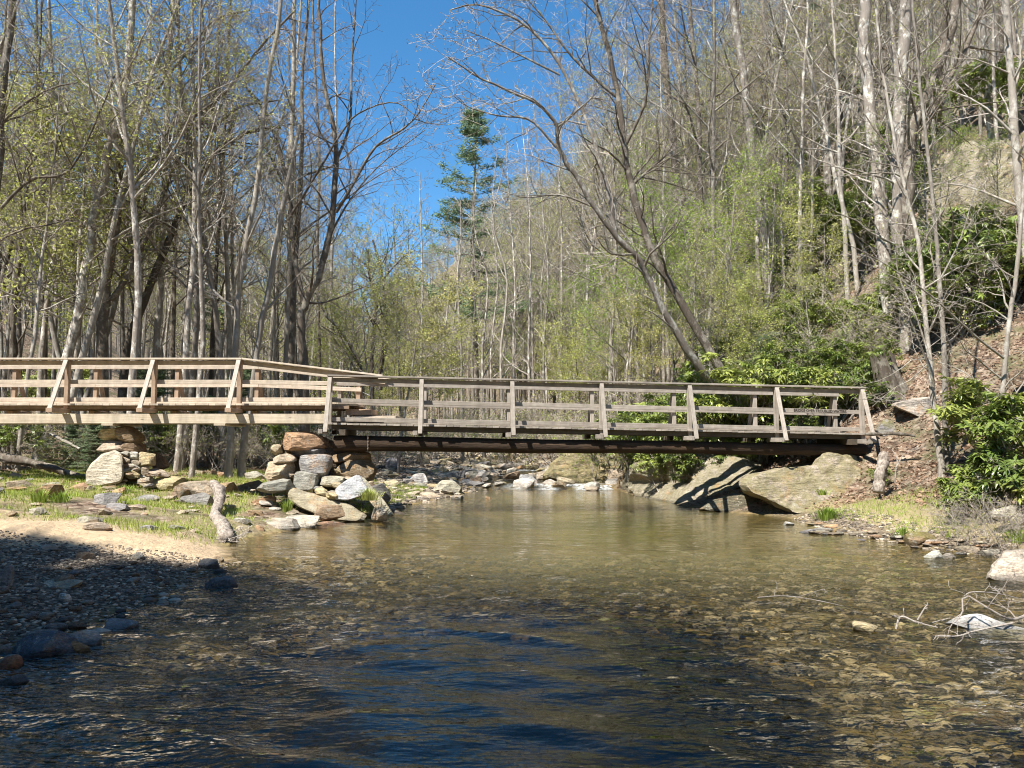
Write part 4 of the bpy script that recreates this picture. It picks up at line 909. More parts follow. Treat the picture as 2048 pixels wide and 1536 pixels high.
# conifers
def conifer(name, seed, h, r, label, group=None, dens=1.0, layer=0.5, spread=0.26, nsz=0.16, bare=0.25, cat="tree", droop=-0.05, mat=None, cnts=(3, 4, 5)):
    root = empty(name, (0, 0, -80), label, cat, group); rg = random.Random(seed); ng = np.random.RandomState(seed)
    t = TreeGen(seed); t.SEG = (14, 7, 5, 4, 3, 3)
    P = np.array([[0.12 * math.sin(k * .6), 0.1 * math.cos(k * .5), -0.3 + (h + .3) * k / 13] for k in range(14)]); Rr = np.linspace(r, 0.02, 14); t.put(P, Rr, 0)
    pts = []; z = h * bare
    while z < h * 0.99:
        f = (z - h * bare) / (h * (1 - bare)); L = h * spread * (1 - f) ** 0.8 * rg.uniform(.55, 1.15) + 0.3
        for k in range(rg.choice(cnts)):
            a = rg.uniform(0, 6.28); Lk = L * rg.uniform(.6, 1.1); d = np.array([math.cos(a), math.sin(a), droop + 0.5 * f])
            pp = [np.array([0, 0, z])]
            for i in range(6): d = d + np.array([rg.gauss(0, .08), rg.gauss(0, .08), rg.gauss(0.03, .06)]); d /= np.linalg.norm(d); pp.append(pp[-1] + d * Lk / 6)
            t.put(np.array(pp), np.linspace(0.045 * (1 - f) + .012, .008, 7), 1)
            for i in range(2, 7):
                for q in range(int(5 * dens)):
                    o = np.array([rg.gauss(0, .32), rg.gauss(0, .32), rg.gauss(0.03, .06)]) * (0.4 + Lk * .22)
                    c = pp[i] + o; t.put(np.array([pp[i], (pp[i] + c) / 2, c]), np.array([.012, .008, .005]), 3); pts.append(c); pts.append((pp[i] + c) / 2)
        z += layer * rg.uniform(.6, 1.3)
    m = MB(); t.out(0, 2, m); m.build("trunk", BARK_D, root, smooth=True)
    m = MB(); t.out(3, 4, m, 0); P = np.repeat(np.array(pts), 11, 0); P = P + ng.normal(0, nsz * .5, P.shape) * np.array([1, 1, .5]); n = len(P)
    a = ng.normal(size=(n, 3)); a[:, 2] = a[:, 2] * .5 + .25; a /= np.linalg.norm(a, axis=1, keepdims=True); b = np.cross(a, ng.normal(size=(n, 3))); b /= np.linalg.norm(b, axis=1, keepdims=True)
    a *= nsz; b *= nsz * 0.11; V = np.stack([P - b, P + b, P + a], 1).reshape(-1, 3)
    m.add(V, tris=np.arange(n * 3).reshape(-1, 3), mat=1, tint=np.repeat(ng.rand(n), 3)); m.build("crown", [TWIG, mat or NEEDLE], root); return root
pine = conifer("pine_tree", 71, 22, .26, "tall blue green pine standing against the blue sky at the right of the gap", nsz=0.30, bare=0.38, spread=.24, layer=.8, dens=.5, cnts=(2, 3, 4))
pp_ = W(948, 700, 60); pine.location = (pp_.x, 60, Hs(pp_.x, 60)); topz = W(930, 225, 60).z; sc = (topz - pine.location.z) / 22; pine.scale = (sc,) * 3
pl = conifer("pine_tree", 72, 20, .24, "dark evergreen half hidden among bare trees on the upper right slope", nsz=0.28, bare=.4, spread=.17, layer=.8)
pl.location = (21, 48, Hs(21, 48))
for px, y, s_, lb in ((425, 48, .85, "evergreen showing between bare trunks above the ramp"), (1400, 52, .8, "evergreen behind the bare trees high on the right slope")):
    x = (px - 1024) / F * y; dup(pl, (x, y, Hs(x, y)), rp(0, 6), s_, lb)
hs = conifer("hemlock_sapling", 73, 3.0, .035, "soft green young conifer under the left end of the ramp", nsz=0.07, bare=0.05, spread=.34, layer=.16, dens=1.0)
x, y = W(85, 880, 21.5).x, 21.5; hs.location = (x, y, Hs(x, y)); hs.scale = (.45,) * 3
for px, y, s_, lb in ((150, 20.5, .42, "soft green young conifer behind the leaning trunk under the ramp"), (195, 19.5, .5, "soft green young conifer left of the ramp pier"), (300, 24, 1.0, "young green conifer seen through the ramp railing"), (480, 30, 1.1, "young conifer behind the ramp railing near its bend"),
                      (1530, 24.5, .8, "light green pine sapling beside the tall shaggy trunk")):
    x = (px - 1024) / F * y; dup(hs, (x, y, Hs(x, y)), rp(0, 6), s_, lb)

# shade trees on the bank behind and left of the photographer: their shadow lies over the near pool
shade = conifer("hemlock_tree", 81, 19, .3, "x", "dense hemlocks on the bank behind the viewer", nsz=0.5, bare=.12, spread=.24, layer=.55, dens=1.3)
SH = [(-11.5, 0.6, .97), (-8.6, -2.2, 1.05), (-5.0, -4.6, 1.0), (-13.8, 1.7, .9), (-7.6, 0.3, .62), (-2.6, -6.2, .95), (-10.5, -5.5, 1.25), (-6.5, -9, 1.3), (-16.8, 2.0, .85)]
for i, (x, y, s_) in enumerate([(a - 0.6, b - 1.7, c) for a, b, c in SH]):
    lb = "dense tall hemlock on the bank behind and left of the viewer"
    if i == 0: shade.location = (x, y, Hs(x, y)); shade.scale = (s_,) * 3; shade["label"] = lb
    else: dup(shade, (x, y, Hs(x, y)), i * 1.3, s_, lb)

# ------------------------------------------------------------------ individual trees read off the photograph
def cr(P, n):
    """smooth curve through points"""
    P = [np.array(p, float) for p in P]; P = [2 * P[0] - P[1]] + P + [2 * P[-1] - P[-2]]; m = len(P) - 3; out = []
    for k in range(n):
        u = k / (n - 1) * m; i = min(int(u), m - 1); t = u - i; a, b, c, d = P[i:i + 4]
        out.append(0.5 * ((2 * b) + (-a + c) * t + (2 * a - 5 * b + 4 * c - d) * t * t + (-a + 3 * b - 3 * c + d) * t ** 3))
    return np.array(out)
def hero(name, label, D, paths, bark, twig=None, leafm=None, leaf=0.3, leafsize=0.05, seed=0, kids=16, lenm=1.0, t0=0.25, group=None, maxl=4, cat="tree", minr=0.0045, up=0.06, ang=(30, 70), gnarl=0.10):
    twig = twig or TWIG; leafm = leafm or LEAF_YG
    tg = TreeGen(seed, leaf=leaf, leafsize=leafsize, maxl=maxl, nch=(10, 6, 5, 3), ratio=(0.3, 0.55, 0.5, 0.5), gnarl=gnarl, up=up, minr=minr, ang=ang)
    base = W(*paths[0][0][0], D); gz = Hs(base.x, D); root = empty(name, (base.x, D, gz), label, cat, group); off = np.array(root.location)
    for pi, (pts, r0, r1, dy) in enumerate(paths):
        L3 = [np.array(W(px, py, D + dy * (k / max(1, len(pts) - 1)))) for k, (px, py) in enumerate(pts)]
        if pi == 0:
            b = L3[0].copy()
            if b[2] > gz + 0.05: L3 = [np.array([b[0], b[1], gz - 0.15])] + L3
            L3[0][2] = min(L3[0][2], gz - 0.15 - 1.6 * r0)
        n = max(8, 3 * len(L3)); P = cr(L3, n) - off
        wob = np.array([[mnoise.noise((k * .7, seed + pi, 0)), mnoise.noise((k * .7, seed + pi, 7)), 0] for k in range(n)]) * r0 * 0.5; P = P + wob
        f = np.linspace(0, 1, n); Rr = r0 + (r1 - r0) * f
        if pi == 0: Rr = Rr * (1 + 0.55 * np.exp(-f * 26))
        tg.put(P, Rr, 0 if pi == 0 else 1); L = float(np.linalg.norm(np.diff(P, axis=0), axis=1).sum())
        c = kids if pi == 0 else max(4, int(kids * 0.7)); ll = lenm * (2.6 / (L * 0.3))
        tg.kids(P, Rr, L, 1, t0=t0 if pi == 0 else 0.15, cnt=c, lenmul=ll * 0.55)
    m = MB(); tg.SIDES = (12, 8, 5, 3, 3, 3); tg.out(0, 2, m); m.build("trunk", bark, root, smooth=True)
    m = MB(); tg.out(3, 9, m, 0); tg.leaves(m, 1); m.build("crown", [twig, leafm], root); return root
hero("maple_tree", "mottled pale trunk leaning right from under the ramp, mossy at its foot", 21.5, [([(78, 905), (98, 862), (128, 740), (163, 594), (186, 445), (218, 297), (250, 173), (265, 0), (280, -160)], .17, .07, 0),
     ([(195, 400), (150, 250), (60, 130), (-20, 60)], .06, .02, -1)], BARK_G, leafm=LEAF_YG, leaf=3, seed=201, kids=18, t0=.4)
hero("maple_tree", "thick dark shaggy trunk behind the ramp with long limbs reaching right", 22.5, [([(206, 900), (205, 712), (210, 569), (232, 445), (242, 247), (262, 60), (270, -150)], .20, .08, 0),
     ([(213, 440), (297, 326), (376, 242), (445, 190), (520, 95), (590, 20)], .07, .03, -1.0), ([(222, 600), (250, 560), (307, 445), (345, 340), (405, 245), (412, 200)], .09, .03, .5), ([(238, 330), (300, 200), (370, 110), (430, 40), (500, 20)], .05, .02, -1.5)],
     BARK_D, twig=TWIG_D, leafm=LEAF_R, leaf=3, seed=202, kids=18, t0=.4)
hero("leaning_tree", "dark curved tree leaning right behind the middle of the ramp", 23.5, [([(250, 890), (250, 712), (292, 594), (346, 460), (391, 371), (445, 292), (510, 262), (560, 255)], .16, .04, 0), ([(346, 460), (400, 300), (470, 220), (560, 200)], .05, .02, 1)], BARK_D, leaf=.2, seed=203, kids=14, t0=.5)
hero("bare_tree", "upright grey trunk left of the ramp bend, rising past the railing", 24, [([(310, 895), (312, 712), (322, 560), (328, 400), (335, 200), (345, 0), (350, -120)], .12, .06, 0)], BARK_G, seed=204, kids=14, t0=.45)
hero("bare_tree", "pale grey trunk standing behind the last ramp post", 20.5, [([(459, 915), (463, 800), (470, 712), (477, 594), (495, 470), (518, 350), (530, 200), (560, 20), (565, -100)], .105, .05, 0)], BARK_L, seed=205, kids=14, t0=.4)
hero("bare_tree", "pale leaning trunk just right of the last ramp post", 20.8, [([(484, 912), (500, 820), (512, 712), (534, 594), (559, 445), (572, 380), (600, 250)], .11, .05, 0)], BARK_L, seed=206, kids=12, t0=.45)
hero("bare_tree", "straight tall pale tree left of the forked tree", 26, [([(576, 880), (574, 712), (577, 594), (582, 420), (584, 297), (587, 99), (592, -100)], .14, .06, 0)], BARK_L, leaf=3, seed=207, kids=20, t0=.35, leafm=LEAF_G)
hero("forked_tree", "dark tree forking in a wide V against the sky left of center", 22, [([(610, 880), (608, 727), (601, 640), (611, 606), (643, 534), (663, 445), (672, 322), (664, 237), (644, 148), (640, 20), (638, -80)], .15, .035, 0),
     ([(608, 606), (589, 520), (579, 420), (559, 297), (520, 208), (470, 150)], .08, .03, 0.8), ([(672, 425), (700, 380), (748, 297), (800, 262), (835, 230), (870, 170)], .05, .015, -.8), ([(670, 330), (699, 247), (704, 124), (712, 0), (716, -80)], .045, .015, .6),
     ([(576, 440), (620, 370), (680, 270), (720, 225), (790, 205), (840, 240)], .04, .012, -1), ([(655, 480), (700, 400), (760, 330), (850, 260)], .035, .012, 1)],
     BARK_D, twig=TWIG, leafm=LEAF_T, leaf=.25, seed=208, kids=15, lenm=.85, t0=.35)
hero("twin_stem_tree", "pair of thin dark stems in the valley just left of the sky gap", 38, [([(744, 800), (743, 742), (748, 668), (753, 594), (741, 560), (735, 500)], .13, .06, 0), ([(760, 780), (761, 742), (771, 668), (768, 584), (761, 534), (745, 480)], .13, .05, 0), ([(765, 560), (800, 520), (830, 500)], .05, .02, 0)], BARK_D, leafm=LEAF_G, leaf=3, leafsize=.09, seed=209, kids=16, lenm=1.4, t0=.5)
hero("bare_tree", "curved dark tree behind the start of the old bridge rail", 34, [([(725, 830), (722, 740), (700, 690), (672, 650), (650, 630), (640, 600)], .10, .04, 0)], BARK_D, leafm=LEAF_YG, leaf=1.5, leafsize=.08, seed=210, kids=12, lenm=1.2)
hero("bare_tree", "thin straight spire of a tree in the middle of the sky gap", 45, [([(842, 800), (843, 700), (845, 560), (841, 430), (840, 345)], .10, .02, 0)], BARK_L, leafm=LEAF_T, leaf=.2, seed=211, kids=18, lenm=.7, t0=.35)
hero("bare_tree", "dark trunk at the far left edge leaning into the picture", 19, [([(-60, 900), (-30, 600), (-5, 350), (5, 190), (22, 40), (30, -60)], .13, .07, 0), ([(-20, 440), (60, 360), (140, 340), (210, 200), (240, 120)], .045, .015, 0), ([(-40, 300), (20, 230), (95, 180), (155, 165)], .04, .015, 0)], BARK_D, leafm=LEAF_YG, leaf=4, seed=212, kids=14)
hero("bare_tree", "crooked thin trunk near the left edge behind the railing", 24, [([(20, 740), (30, 700), (15, 620), (5, 560), (20, 500), (60, 350), (95, 250), (130, 200)], .11, .04, 0)], BARK_D, seed=213, kids=12)
hero("bare_tree", "grey crooked trunk between the leaning trunk and the left edge", 25, [([(165, 890), (158, 712), (150, 560), (140, 480), (118, 350), (108, 200), (100, 80), (95, -50)], .10, .05, 0)], BARK_G, leaf=3, seed=214, kids=16)
for i, (px, D, rr, lean) in enumerate([(90, 27, .09, -8), (275, 28, .10, 12), (345, 27, .09, 6), (385, 30, .11, 25), (420, 27, .10, 18), (535, 31, .11, 30), (640, 36, .10, -6), (660, 42, .12, 5), (40, 30, .10, -5), (185, 29, .1, 4)]):
    hero("bare_tree", "bare upright trunk in the front rows of the woods behind the ramp", D, [([(px, 870), (px + lean * .2, 712), (px + lean * .8, 500), (px + lean * 1.2 + 6, 300), (px + lean * 2, 100), (px + lean * 2.4, -60)], rr, .04, 0)], R.choice([BARK_G, BARK_L, BARK_D]), seed=230 + i, kids=14, leaf=.3, group="front trunks of the woods behind the ramp", maxl=3, t0=.4)
# right side
hero("sycamore_tree", "big dark tree leaning left over the stream with limbs in the sky", 19.6, [([(1515, 905), (1470, 835), (1430, 768), (1396, 731), (1366, 686), (1330, 625), (1295, 555), (1275, 515), (1233, 475), (1194, 420), (1144, 341), (1115, 290), (1112, 247), (1075, 208), (1020, 183), (946, 148), (897, 114)], .13, .015, -2.5),
     ([(1115, 297), (1060, 240), (1000, 232), (940, 215), (905, 190)], .035, .01, -.5), ([(1190, 415), (1120, 390), (1050, 395), (1000, 380)], .03, .01, 0), ([(1233, 475), (1215, 380), (1180, 260), (1120, 130), (1050, 50), (960, 10), (900, 20)], .07, .015, 0), ([(1120, 150), (1040, 110), (980, 80), (930, 60)], .03, .01, 0)],
     BARK_G, leafm=LEAF_T, leaf=1.2, leafsize=.06, seed=251, kids=18, lenm=.8, t0=.3)
hero("bare_tree", "tall tree with a dark winding trunk right of the leaning sycamore", 21, [([(1520, 880), (1465, 780), (1360, 600), (1300, 495), (1263, 371), (1248, 297), (1238, 198), (1213, 89), (1190, 0), (1180, -80)], .14, .05, 0),
     ([(1263, 371), (1310, 330), (1345, 300)], .04, .02, 0), ([(1238, 198), (1150, 120), (1090, 40), (1040, -20)], .045, .015, 0), ([(1248, 297), (1290, 200), (1300, 60), (1310, -60)], .05, .02, 0)], BARK_D, leafm=LEAF_T, leaf=.5, seed=252, kids=20, lenm=.9, t0=.3)
RT = [
    ("dark straight tree at upper middle right, left of the shaggy trunk", 23, [(1480, 700), (1420, 560), (1372, 440), (1350, 320), (1332, 150), (1322, 0), (1318, -90)], .15, .09, BARK_D),
    ("tall shaggy pale trunk above the middle of the bridge rail", 20, [(1550, 690), (1540, 600), (1529, 482), (1518, 406), (1503, 305), (1488, 152), (1463, 0), (1450, -90)], .135, .09, BARK_G),
    ("brown trunk on the slope right of the shaggy pale one", 25, [(1640, 480), (1625, 355), (1615, 203), (1605, 25), (1600, -90)], .19, .13, BARK_D),
    ("slim grey trunk close beside the brown trunk on the slope", 27, [(1662, 480), (1655, 355), (1650, 203), (1645, 50), (1640, -90)], .16, .10, BARK_G),
    ("crooked pale snag with bends on the upper slope", 24, [(1600, 420), (1590, 300), (1560, 230), (1548, 160), (1530, 60), (1520, -60)], .09, .05, BARK_L),
    ("thick grey brown trunk left of the twin giant trunks", 22, [(1785, 690), (1772, 560), (1757, 356), (1742, 254), (1730, 90), (1724, -90)], .20, .14, BARK_G),
    ("giant pale grey trunk dominating the right slope", 20, [(1818, 700), (1813, 610), (1803, 508), (1795, 356), (1800, 203), (1810, 60), (1815, -90)], .20, .14, BARK_G),
    ("light trunk at the far upper right corner", 18, [(2075, 620), (2050, 480), (2036, 355), (2026, 203), (2011, 0), (2005, -80)], .11, .07, BARK_L),
    ("grey tree right of the cliff near the upper right corner", 26, [(1985, 300), (1975, 200), (1968, 100), (1960, -60)], .11, .08, BARK_G),
]
for i, (lb, D, pts, r0, r1, bk) in enumerate(RT):
    Dh = min(hit(pts[0][0], pts[0][1], 15), 46); r0 *= Dh / D; r1 *= Dh / D; D = Dh
    hero("bare_tree", lb, D, [(pts, r0, r1, 0)], bk, seed=260 + i, kids=22, lenm=.95, leaf=.4, t0=.3, leafm=R.choice([LEAF_YG, LEAF_T]))
hero("forked_tree", "dark brown tree forking right of the giant pale trunk", 20.6, [([(1838, 690), (1832, 560), (1815, 420), (1818, 330), (1828, 250), (1859, 178), (1889, 102), (1915, 0), (1925, -80)], .17, .11, 0), ([(1846, 300), (1850, 260), (1894, 168), (1935, 90), (1962, 20), (1985, -60)], .08, .05, 0)], BARK_D, leafm=LEAF_G, leaf=.8, seed=275, kids=18, t0=.3)
hero("birch_sapling", "thin white sapling, left one of the pair by the right bank", 14.2, [([(1886, 948), (1878, 900), (1866, 790), (1857, 700), (1848, 600), (1836, 480), (1805, 360), (1780, 230), (1760, 100), (1745, -60)], .058, .02, 1), ([(1860, 720), (1835, 640), (1800, 560), (1790, 500)], .02, .008, 0), ([(1868, 770), (1845, 700), (1820, 640)], .022, .01, -.3)], BARK_L, leafm=LEAF_YG, leaf=.3, seed=276, kids=16, lenm=.6, t0=.35, minr=.003)
hero("birch_sapling", "thin white sapling, right one of the pair by the right bank", 14.35, [([(1893, 946), (1891, 850), (1888, 700), (1882, 600), (1870, 450), (1855, 300), (1838, 150), (1825, 0), (1820, -60)], .055, .02, 1), ([(1880, 560), (1920, 480), (1950, 380)], .018, .008, 0)], BARK_L, leafm=LEAF_YG, leaf=.3, seed=277, kids=16, lenm=.6, t0=.35, minr=.003)
hero("birch_sapling", "slender grey sapling at the right edge above the rhododendron", 13, [([(1990, 880), (1998, 840), (2006, 780), (2016, 660), (2031, 560), (2046, 400), (2055, 250)], .05, .03, .5), ([(2007, 716), (1960, 680), (1910, 635), (1860, 590), (1808, 553), (1740, 510), (1655, 472)], .022, .006, -1.0)], BARK_L, leafm=LEAF_YG, leaf=.3, seed=278, kids=14, lenm=.55, t0=.3, minr=.003)

for i_, (px, D, top) in enumerate([(905, 46, 440), (925, 42, 400), (948, 50, 330), (968, 44, 360), (985, 52, 300), (1005, 40, 330), (1030, 46, 260), (1060, 42, 230), (1090, 44, 180), (890, 52, 480)]):
    hero("bare_tree", "slim bare tree at the foot of the right slope, in front of the tall pine", D, [([(px, 840), (px - 3, 700), (px + rp(-12, 12), 560), (px + rp(-20, 14), (560 + top) / 2), (px + rp(-26, 16), top)], .10, .02, 0)], R.choice([BARK_G, BARK_L]), seed=320 + i_, kids=20, lenm=1.0, leaf=.8, leafsize=.08, t0=.3, group="slim bare trees around the tall pine", minr=.007, leafm=R.choice([LEAF_T, LEAF_YG]))
# ------------------------------------------------------------------ shrubs
def rhodo(seed, h, n, name="rhododendron", leafl=0.14, mat=RHODO):
    root = empty(name, (0, 0, -80), "x", "shrub", None); rg = random.Random(seed); ng = np.random.RandomState(seed)
    t = TreeGen(seed, maxl=3, nch=(5, 4, 4), ratio=(.7, .65, .6), gnarl=.16, up=.12, minr=.005, ang=(25, 60)); t.SEG = (6, 5, 4, 3, 3, 3); t.SIDES = (6, 5, 4, 3, 3, 3)
    for k in range(5):
        a = rg.uniform(0, 6.28); t.grow(np.array([rg.gauss(0, .15), rg.gauss(0, .15), -0.1]), np.array([math.cos(a) * .6, math.sin(a) * .6, .8]), h * rg.uniform(.55, .8), .025 * h / 2 + .008, 0)
    m = MB(); t.out(0, 9, m); m.build("stems", BARK_G, root)
    T = np.array(t.tips); T = T[T[:, 2] > .15]
    if len(T) < n: T = np.concatenate([T, T[ng.randint(len(T), size=n - len(T))] + ng.normal(0, .16, (n - len(T), 3))])
    T = T[ng.permutation(len(T))[:n]]
    V = []; Q = []; tn = []; m = MB(); k0 = 0
    for p in T:
        ax = np.array([ng.normal(0, .35), ng.normal(0, .35), 1]); ax /= np.linalg.norm(ax); u = np.cross(ax, [1, 0.2, 0]); u /= np.linalg.norm(u); v = np.cross(ax, u)
        c = ng.randint(6, 10); tt = ng.rand(); drp = ng.uniform(-.5, .35)
        for j in range(c):
            a = 6.28 * j / c + ng.normal(0, .2); d = u * math.cos(a) + v * math.sin(a); s_ = np.cross(ax, d); L = leafl * ng.uniform(.7, 1.2); wd = L * .26
            d1 = d * math.cos(drp) + ax * math.sin(drp); d2 = d * math.cos(drp - .5) + ax * math.sin(drp - .5); mid = p + d1 * L * .5; end = mid + d2 * L * .5
            V += [p, mid + s_ * wd * .5, end, mid - s_ * wd * .5, mid - ax * wd * 0.12]; Q += [[k0, k0 + 1, k0 + 4], [k0 + 1, k0 + 2, k0 + 4], [k0 + 2, k0 + 3, k0 + 4], [k0 + 3, k0, k0 + 4]]; k0 += 5; tn += [tt * .7 + ng.rand() * .3] * 5
    m.add(np.array(V), tris=np.array(Q), tint=np.array(tn)); m.build("foliage", mat, root); return root
rh = [rhodo(90 + k, 2.3, 420, leafl=.19) for k in range(3)]
GR = "rhododendrons massed on the right bank"
rused = set()
def put_rh(px, py, D, s_, label, group=None, plist=None):
    p = W(px, py, D); z = Hs(p.x, D); pr = R.choice(plist or rh)
    if pr.name not in rused: rused.add(pr.name); pr.location = (p.x, D, z); pr.rotation_euler = (0, 0, rp(0, 6)); pr.scale = (s_,) * 3; o = pr
    else: o = dup(pr, (p.x, D, z), rp(0, 6), s_)
    o["label"] = label
    if group: o["group"] = group
    return o
big = rhodo(97, 1.7, 300, leafl=.21)
for k, (x, y, s_, lb) in enumerate([(7.35, 11.6, .85, "large sunlit rhododendron hanging over the right shallows"), (8.2, 12.3, 1.0, "tall rhododendron at the right edge behind the overhanging one"), (7.6, 10.6, .7, "low rhododendron at the right edge nearest the water"), (7.0, 12.0, .62, "smaller sunlit rhododendron left of the large overhanging one"), (8.6, 13.6, 1.1, "rhododendron at the right edge farthest up the bank")]):
    if k == 0: big.location = (x, y, Hs(x, y) - .1); big.scale = (s_,) * 3; big["label"] = lb
    else: dup(big, (x, y, Hs(x, y) - .1), k * 2, s_, lb)
put_rh(1745, 925, 15.6, .22, "tiny rhododendron sprig at the right end of the bridge")
put_rh(1330, 925, 20.5, .55, "rhododendron drooping under the bridge over the pool head", None)
for (px, D, s_) in [(1235, 26, 1.0), (1270, 24, 1.05), (1310, 22.5, 1.15), (1350, 21.5, 1.1), (1395, 20.8, 1.1), (1440, 20.2, 1.15), (1485, 19.8, 1.0), (1530, 19.5, 1.2), (1580, 19.3, 1.0), (1620, 19, 1.05), (1665, 19, .85), (1345, 25, 1.3), (1420, 24, 1.2), (1480, 23, 1.3), (1550, 22.5, 1.1), (1610, 21.5, 1.1), (1540, 26, 1.3), (1640, 25, 1.2), (1500, 27, 1.4), (1700, 20.5, .8), (1430, 28, 1.4), (1690, 24, 1.1), (1590, 29, 1.3), (1730, 23, .9), (1500, 19.0, .6), (1400, 19.6, .65), (1600, 18.6, .6)]:
    put_rh(px, 850, D, s_, "glossy rhododendron in the thicket above the right bank", GR)
for (px, py, s_) in [(1900, 690, .6), (1950, 640, .7), (1960, 580, .8), (1880, 640, .6), (1600, 500, 1.0), (1560, 430, 1.1), (1700, 480, 1.1), (1920, 240, 1.2), (1990, 240, 1.1), (1840, 280, 1.1), (1760, 520, .9), (1640, 400, 1.1), (1500, 560, 1.0), (1740, 380, 1.2), (2030, 250, 1.1), (1530, 620, 1.0), (1860, 600, .7), (2000, 620, .6), (1820, 640, .6), (1780, 440, 1.1), (1700, 330, 1.3), (1600, 300, 1.3), (1440, 480, 1.2), (1380, 560, 1.2), (1330, 620, 1.1), (1420, 640, 1.1), (1500, 470, 1.2), (1560, 540, 1.0), (1620, 560, 1.0), (1350, 480, 1.4), (1300, 540, 1.3), (1470, 600, 1.1), (1700, 560, .9), (1730, 480, 1.0), (1650, 480, 1.0), (1250, 620, 1.3)]:
    put_rh(px, py, hit(px, py, 17) * .97, s_ * 1.6, "rhododendron clump scattered up the steep right slope", "rhododendrons scattered up the slope")
for (px, D, s_) in [(20, 19.5, .7), (330, 23, .8), (380, 24, .8), (430, 25, .9), (540, 24, .8), (500, 27, 1.0), (600, 26, .8), (0, 24, .9), (60, 34, 1.3), (100, 36, 1.4), (150, 38, 1.3), (560, 28, .9), (640, 30, .9)]:
    put_rh(px, 850, D, s_, "rhododendron growing on the woodland floor behind the ramp", "rhododendrons behind the ramp")
# twiggy brush
def brush(seed, h, n, leafm, am, twig=None):
    root = empty("brush", (0, 0, -80), "x", "shrub"); t = TreeGen(seed, leaf=am, leafsize=.05, maxl=3, nch=(5, 4, 3), ratio=(.6, .6, .6), gnarl=.14, up=.03, minr=.004, ang=(20, 60)); t.SEG = (7, 5, 4, 3, 3, 3); t.SIDES = (4, 3, 3, 3, 3, 3)
    for k in range(n):
        a = t.r.uniform(0, 6.28); e = t.r.uniform(.3, 1.2); t.grow(np.array([t.r.gauss(0, .35), t.r.gauss(0, .35), -.05]), np.array([math.cos(a) * .8, math.sin(a) * .8, e]), h * t.r.uniform(.5, 1.1), .011, 0)
    m = MB(); t.out(0, 9, m); m.build("stems", twig or TWIG, root); m = MB(); t.leaves(m, 0); m.build("foliage", leafm, root); return root
br = [brush(120, 2.2, 14, LEAF_YG, 1.6), brush(121, 1.8, 16, LEAF_G, 2.4), brush(122, 2.4, 13, LEAF_YG, .8)]
for (px, py, D, s_) in [(1000, 850, 36, 1.5), (1060, 840, 34, 1.4), (1120, 840, 32, 1.3), (1180, 830, 29, 1.2), (1230, 830, 26, 1.1), (930, 850, 40, 1.5), (880, 855, 38, 1.4), (1100, 780, 38, 1.6), (1030, 790, 42, 1.8), (1170, 760, 33, 1.5), (1280, 700, 28, 1.3), (1380, 640, 27, 1.3), (960, 800, 46, 1.8), (1220, 690, 31, 1.4), (1140, 700, 38, 1.7)]:
    put_rh(px, py, D, s_, "tangled yellow green brush on the slope beyond the bridge", "brush beyond the bridge", br)
for (px, py, D, s_) in [(800, 860, 34, 1.1), (760, 860, 30, .9), (720, 870, 27, .8), (680, 860, 29, 1.0), (840, 860, 42, 1.3), (640, 870, 25, .8), (570, 870, 23, .7), (520, 870, 24, .8), (440, 880, 22, .7), (390, 880, 23, .7), (120, 900, 20, .6), (10, 880, 21, .8), (180, 880, 22, .7)]:
    put_rh(px, py, D, s_, "low twiggy brush on the left bank in front of the woods", "brush on the left bank", br)
for k in range(26):
    px = rp(1420, 2040); py = rp(260, 740)
    if px > 1800 and py < 540: continue; D = hit(px, py, 15)
    put_rh(px, py, D, rp(.6, 1.1), "sparse leafing brush on the litter covered right slope", "brush on the right slope", br)
for (px, py, D, s_) in [(1990, 1060, 10.6, .35), (2030, 1050, 10.4, .4), (1940, 1040, 11, .3)]:
    put_rh(px, py, D, s_, "dry brown twig tangle under the overhanging rhododendron", "dry twigs under the rhododendron", [br[2]])
# grass tufts
def tuft(px, py, r, h, n, label, name="grass_tuft", D=None):
    D = D or hit(px, py, 5); p = W(px, py, D); ng = np.random.RandomState(int(px)); z = Hs(p.x, D) if D is None else p.z; base = np.array([p.x, D, p.z]); V = []; Q = []; k = 0; tn = []
    for i in range(n):
        a = ng.uniform(0, 6.28); q = abs(ng.normal(0, .5)); b = np.array([math.cos(a), math.sin(a), 0]) * r * q; d = np.array([math.cos(a), math.sin(a), 0]) * (q * .7 + ng.uniform(0, .25)); L = h * ng.uniform(.6, 1.15); wv = np.array([-math.sin(a), math.cos(a), 0]) * .006
        m1 = b + np.array([0, 0, L * .55]) + d * L * .35; m2 = b + np.array([0, 0, L * (.95 - .25 * q)]) + d * L * 1.0; V += [b - wv, b + wv, m1 + wv * .8, m1 - wv * .8, m2]; Q += [[k, k + 1, k + 2], [k, k + 2, k + 3], [k + 3, k + 2, k + 4]]; k += 5; tn += [ng.rand()] * 5
    m = MB(); m.add(V, tris=Q, tint=np.array(tn)); o = m.build(name, GRASSM); o.location = base; return tag(o, label, "grass")
tuft(1656, 1040, .26, .27, 420, "bright green grass tuft at the waterline beside the great boulder")
tuft(736, 1000, .20, .24, 330, "bright green grass tuft between the slabs at the left pool edge", D=14.75)
tuft(1806, 1075, .12, .2, 120, "small grass tuft among the flat stones of the right shore")
tuft(80, 1005, .22, .25, 160, "grass tuft left of the brown boulder at far left")
tuft(122, 1005, .18, .22, 120, "grass tuft right of the brown boulder at far left")
tuft(575, 1025, .12, .3, 90, "wispy weed left of the long mossy slab")
tuft(245, 985, .3, .16, 200, "grass tuft at the foot of the leaning pale slab")
tuft(2035, 1085, .2, .22, 160, "grass tuft at the right edge below the rhododendron")
tuft(1645, 990, .12, .14, 90, "little grass tuft under the weathered stump post", D=14.6)
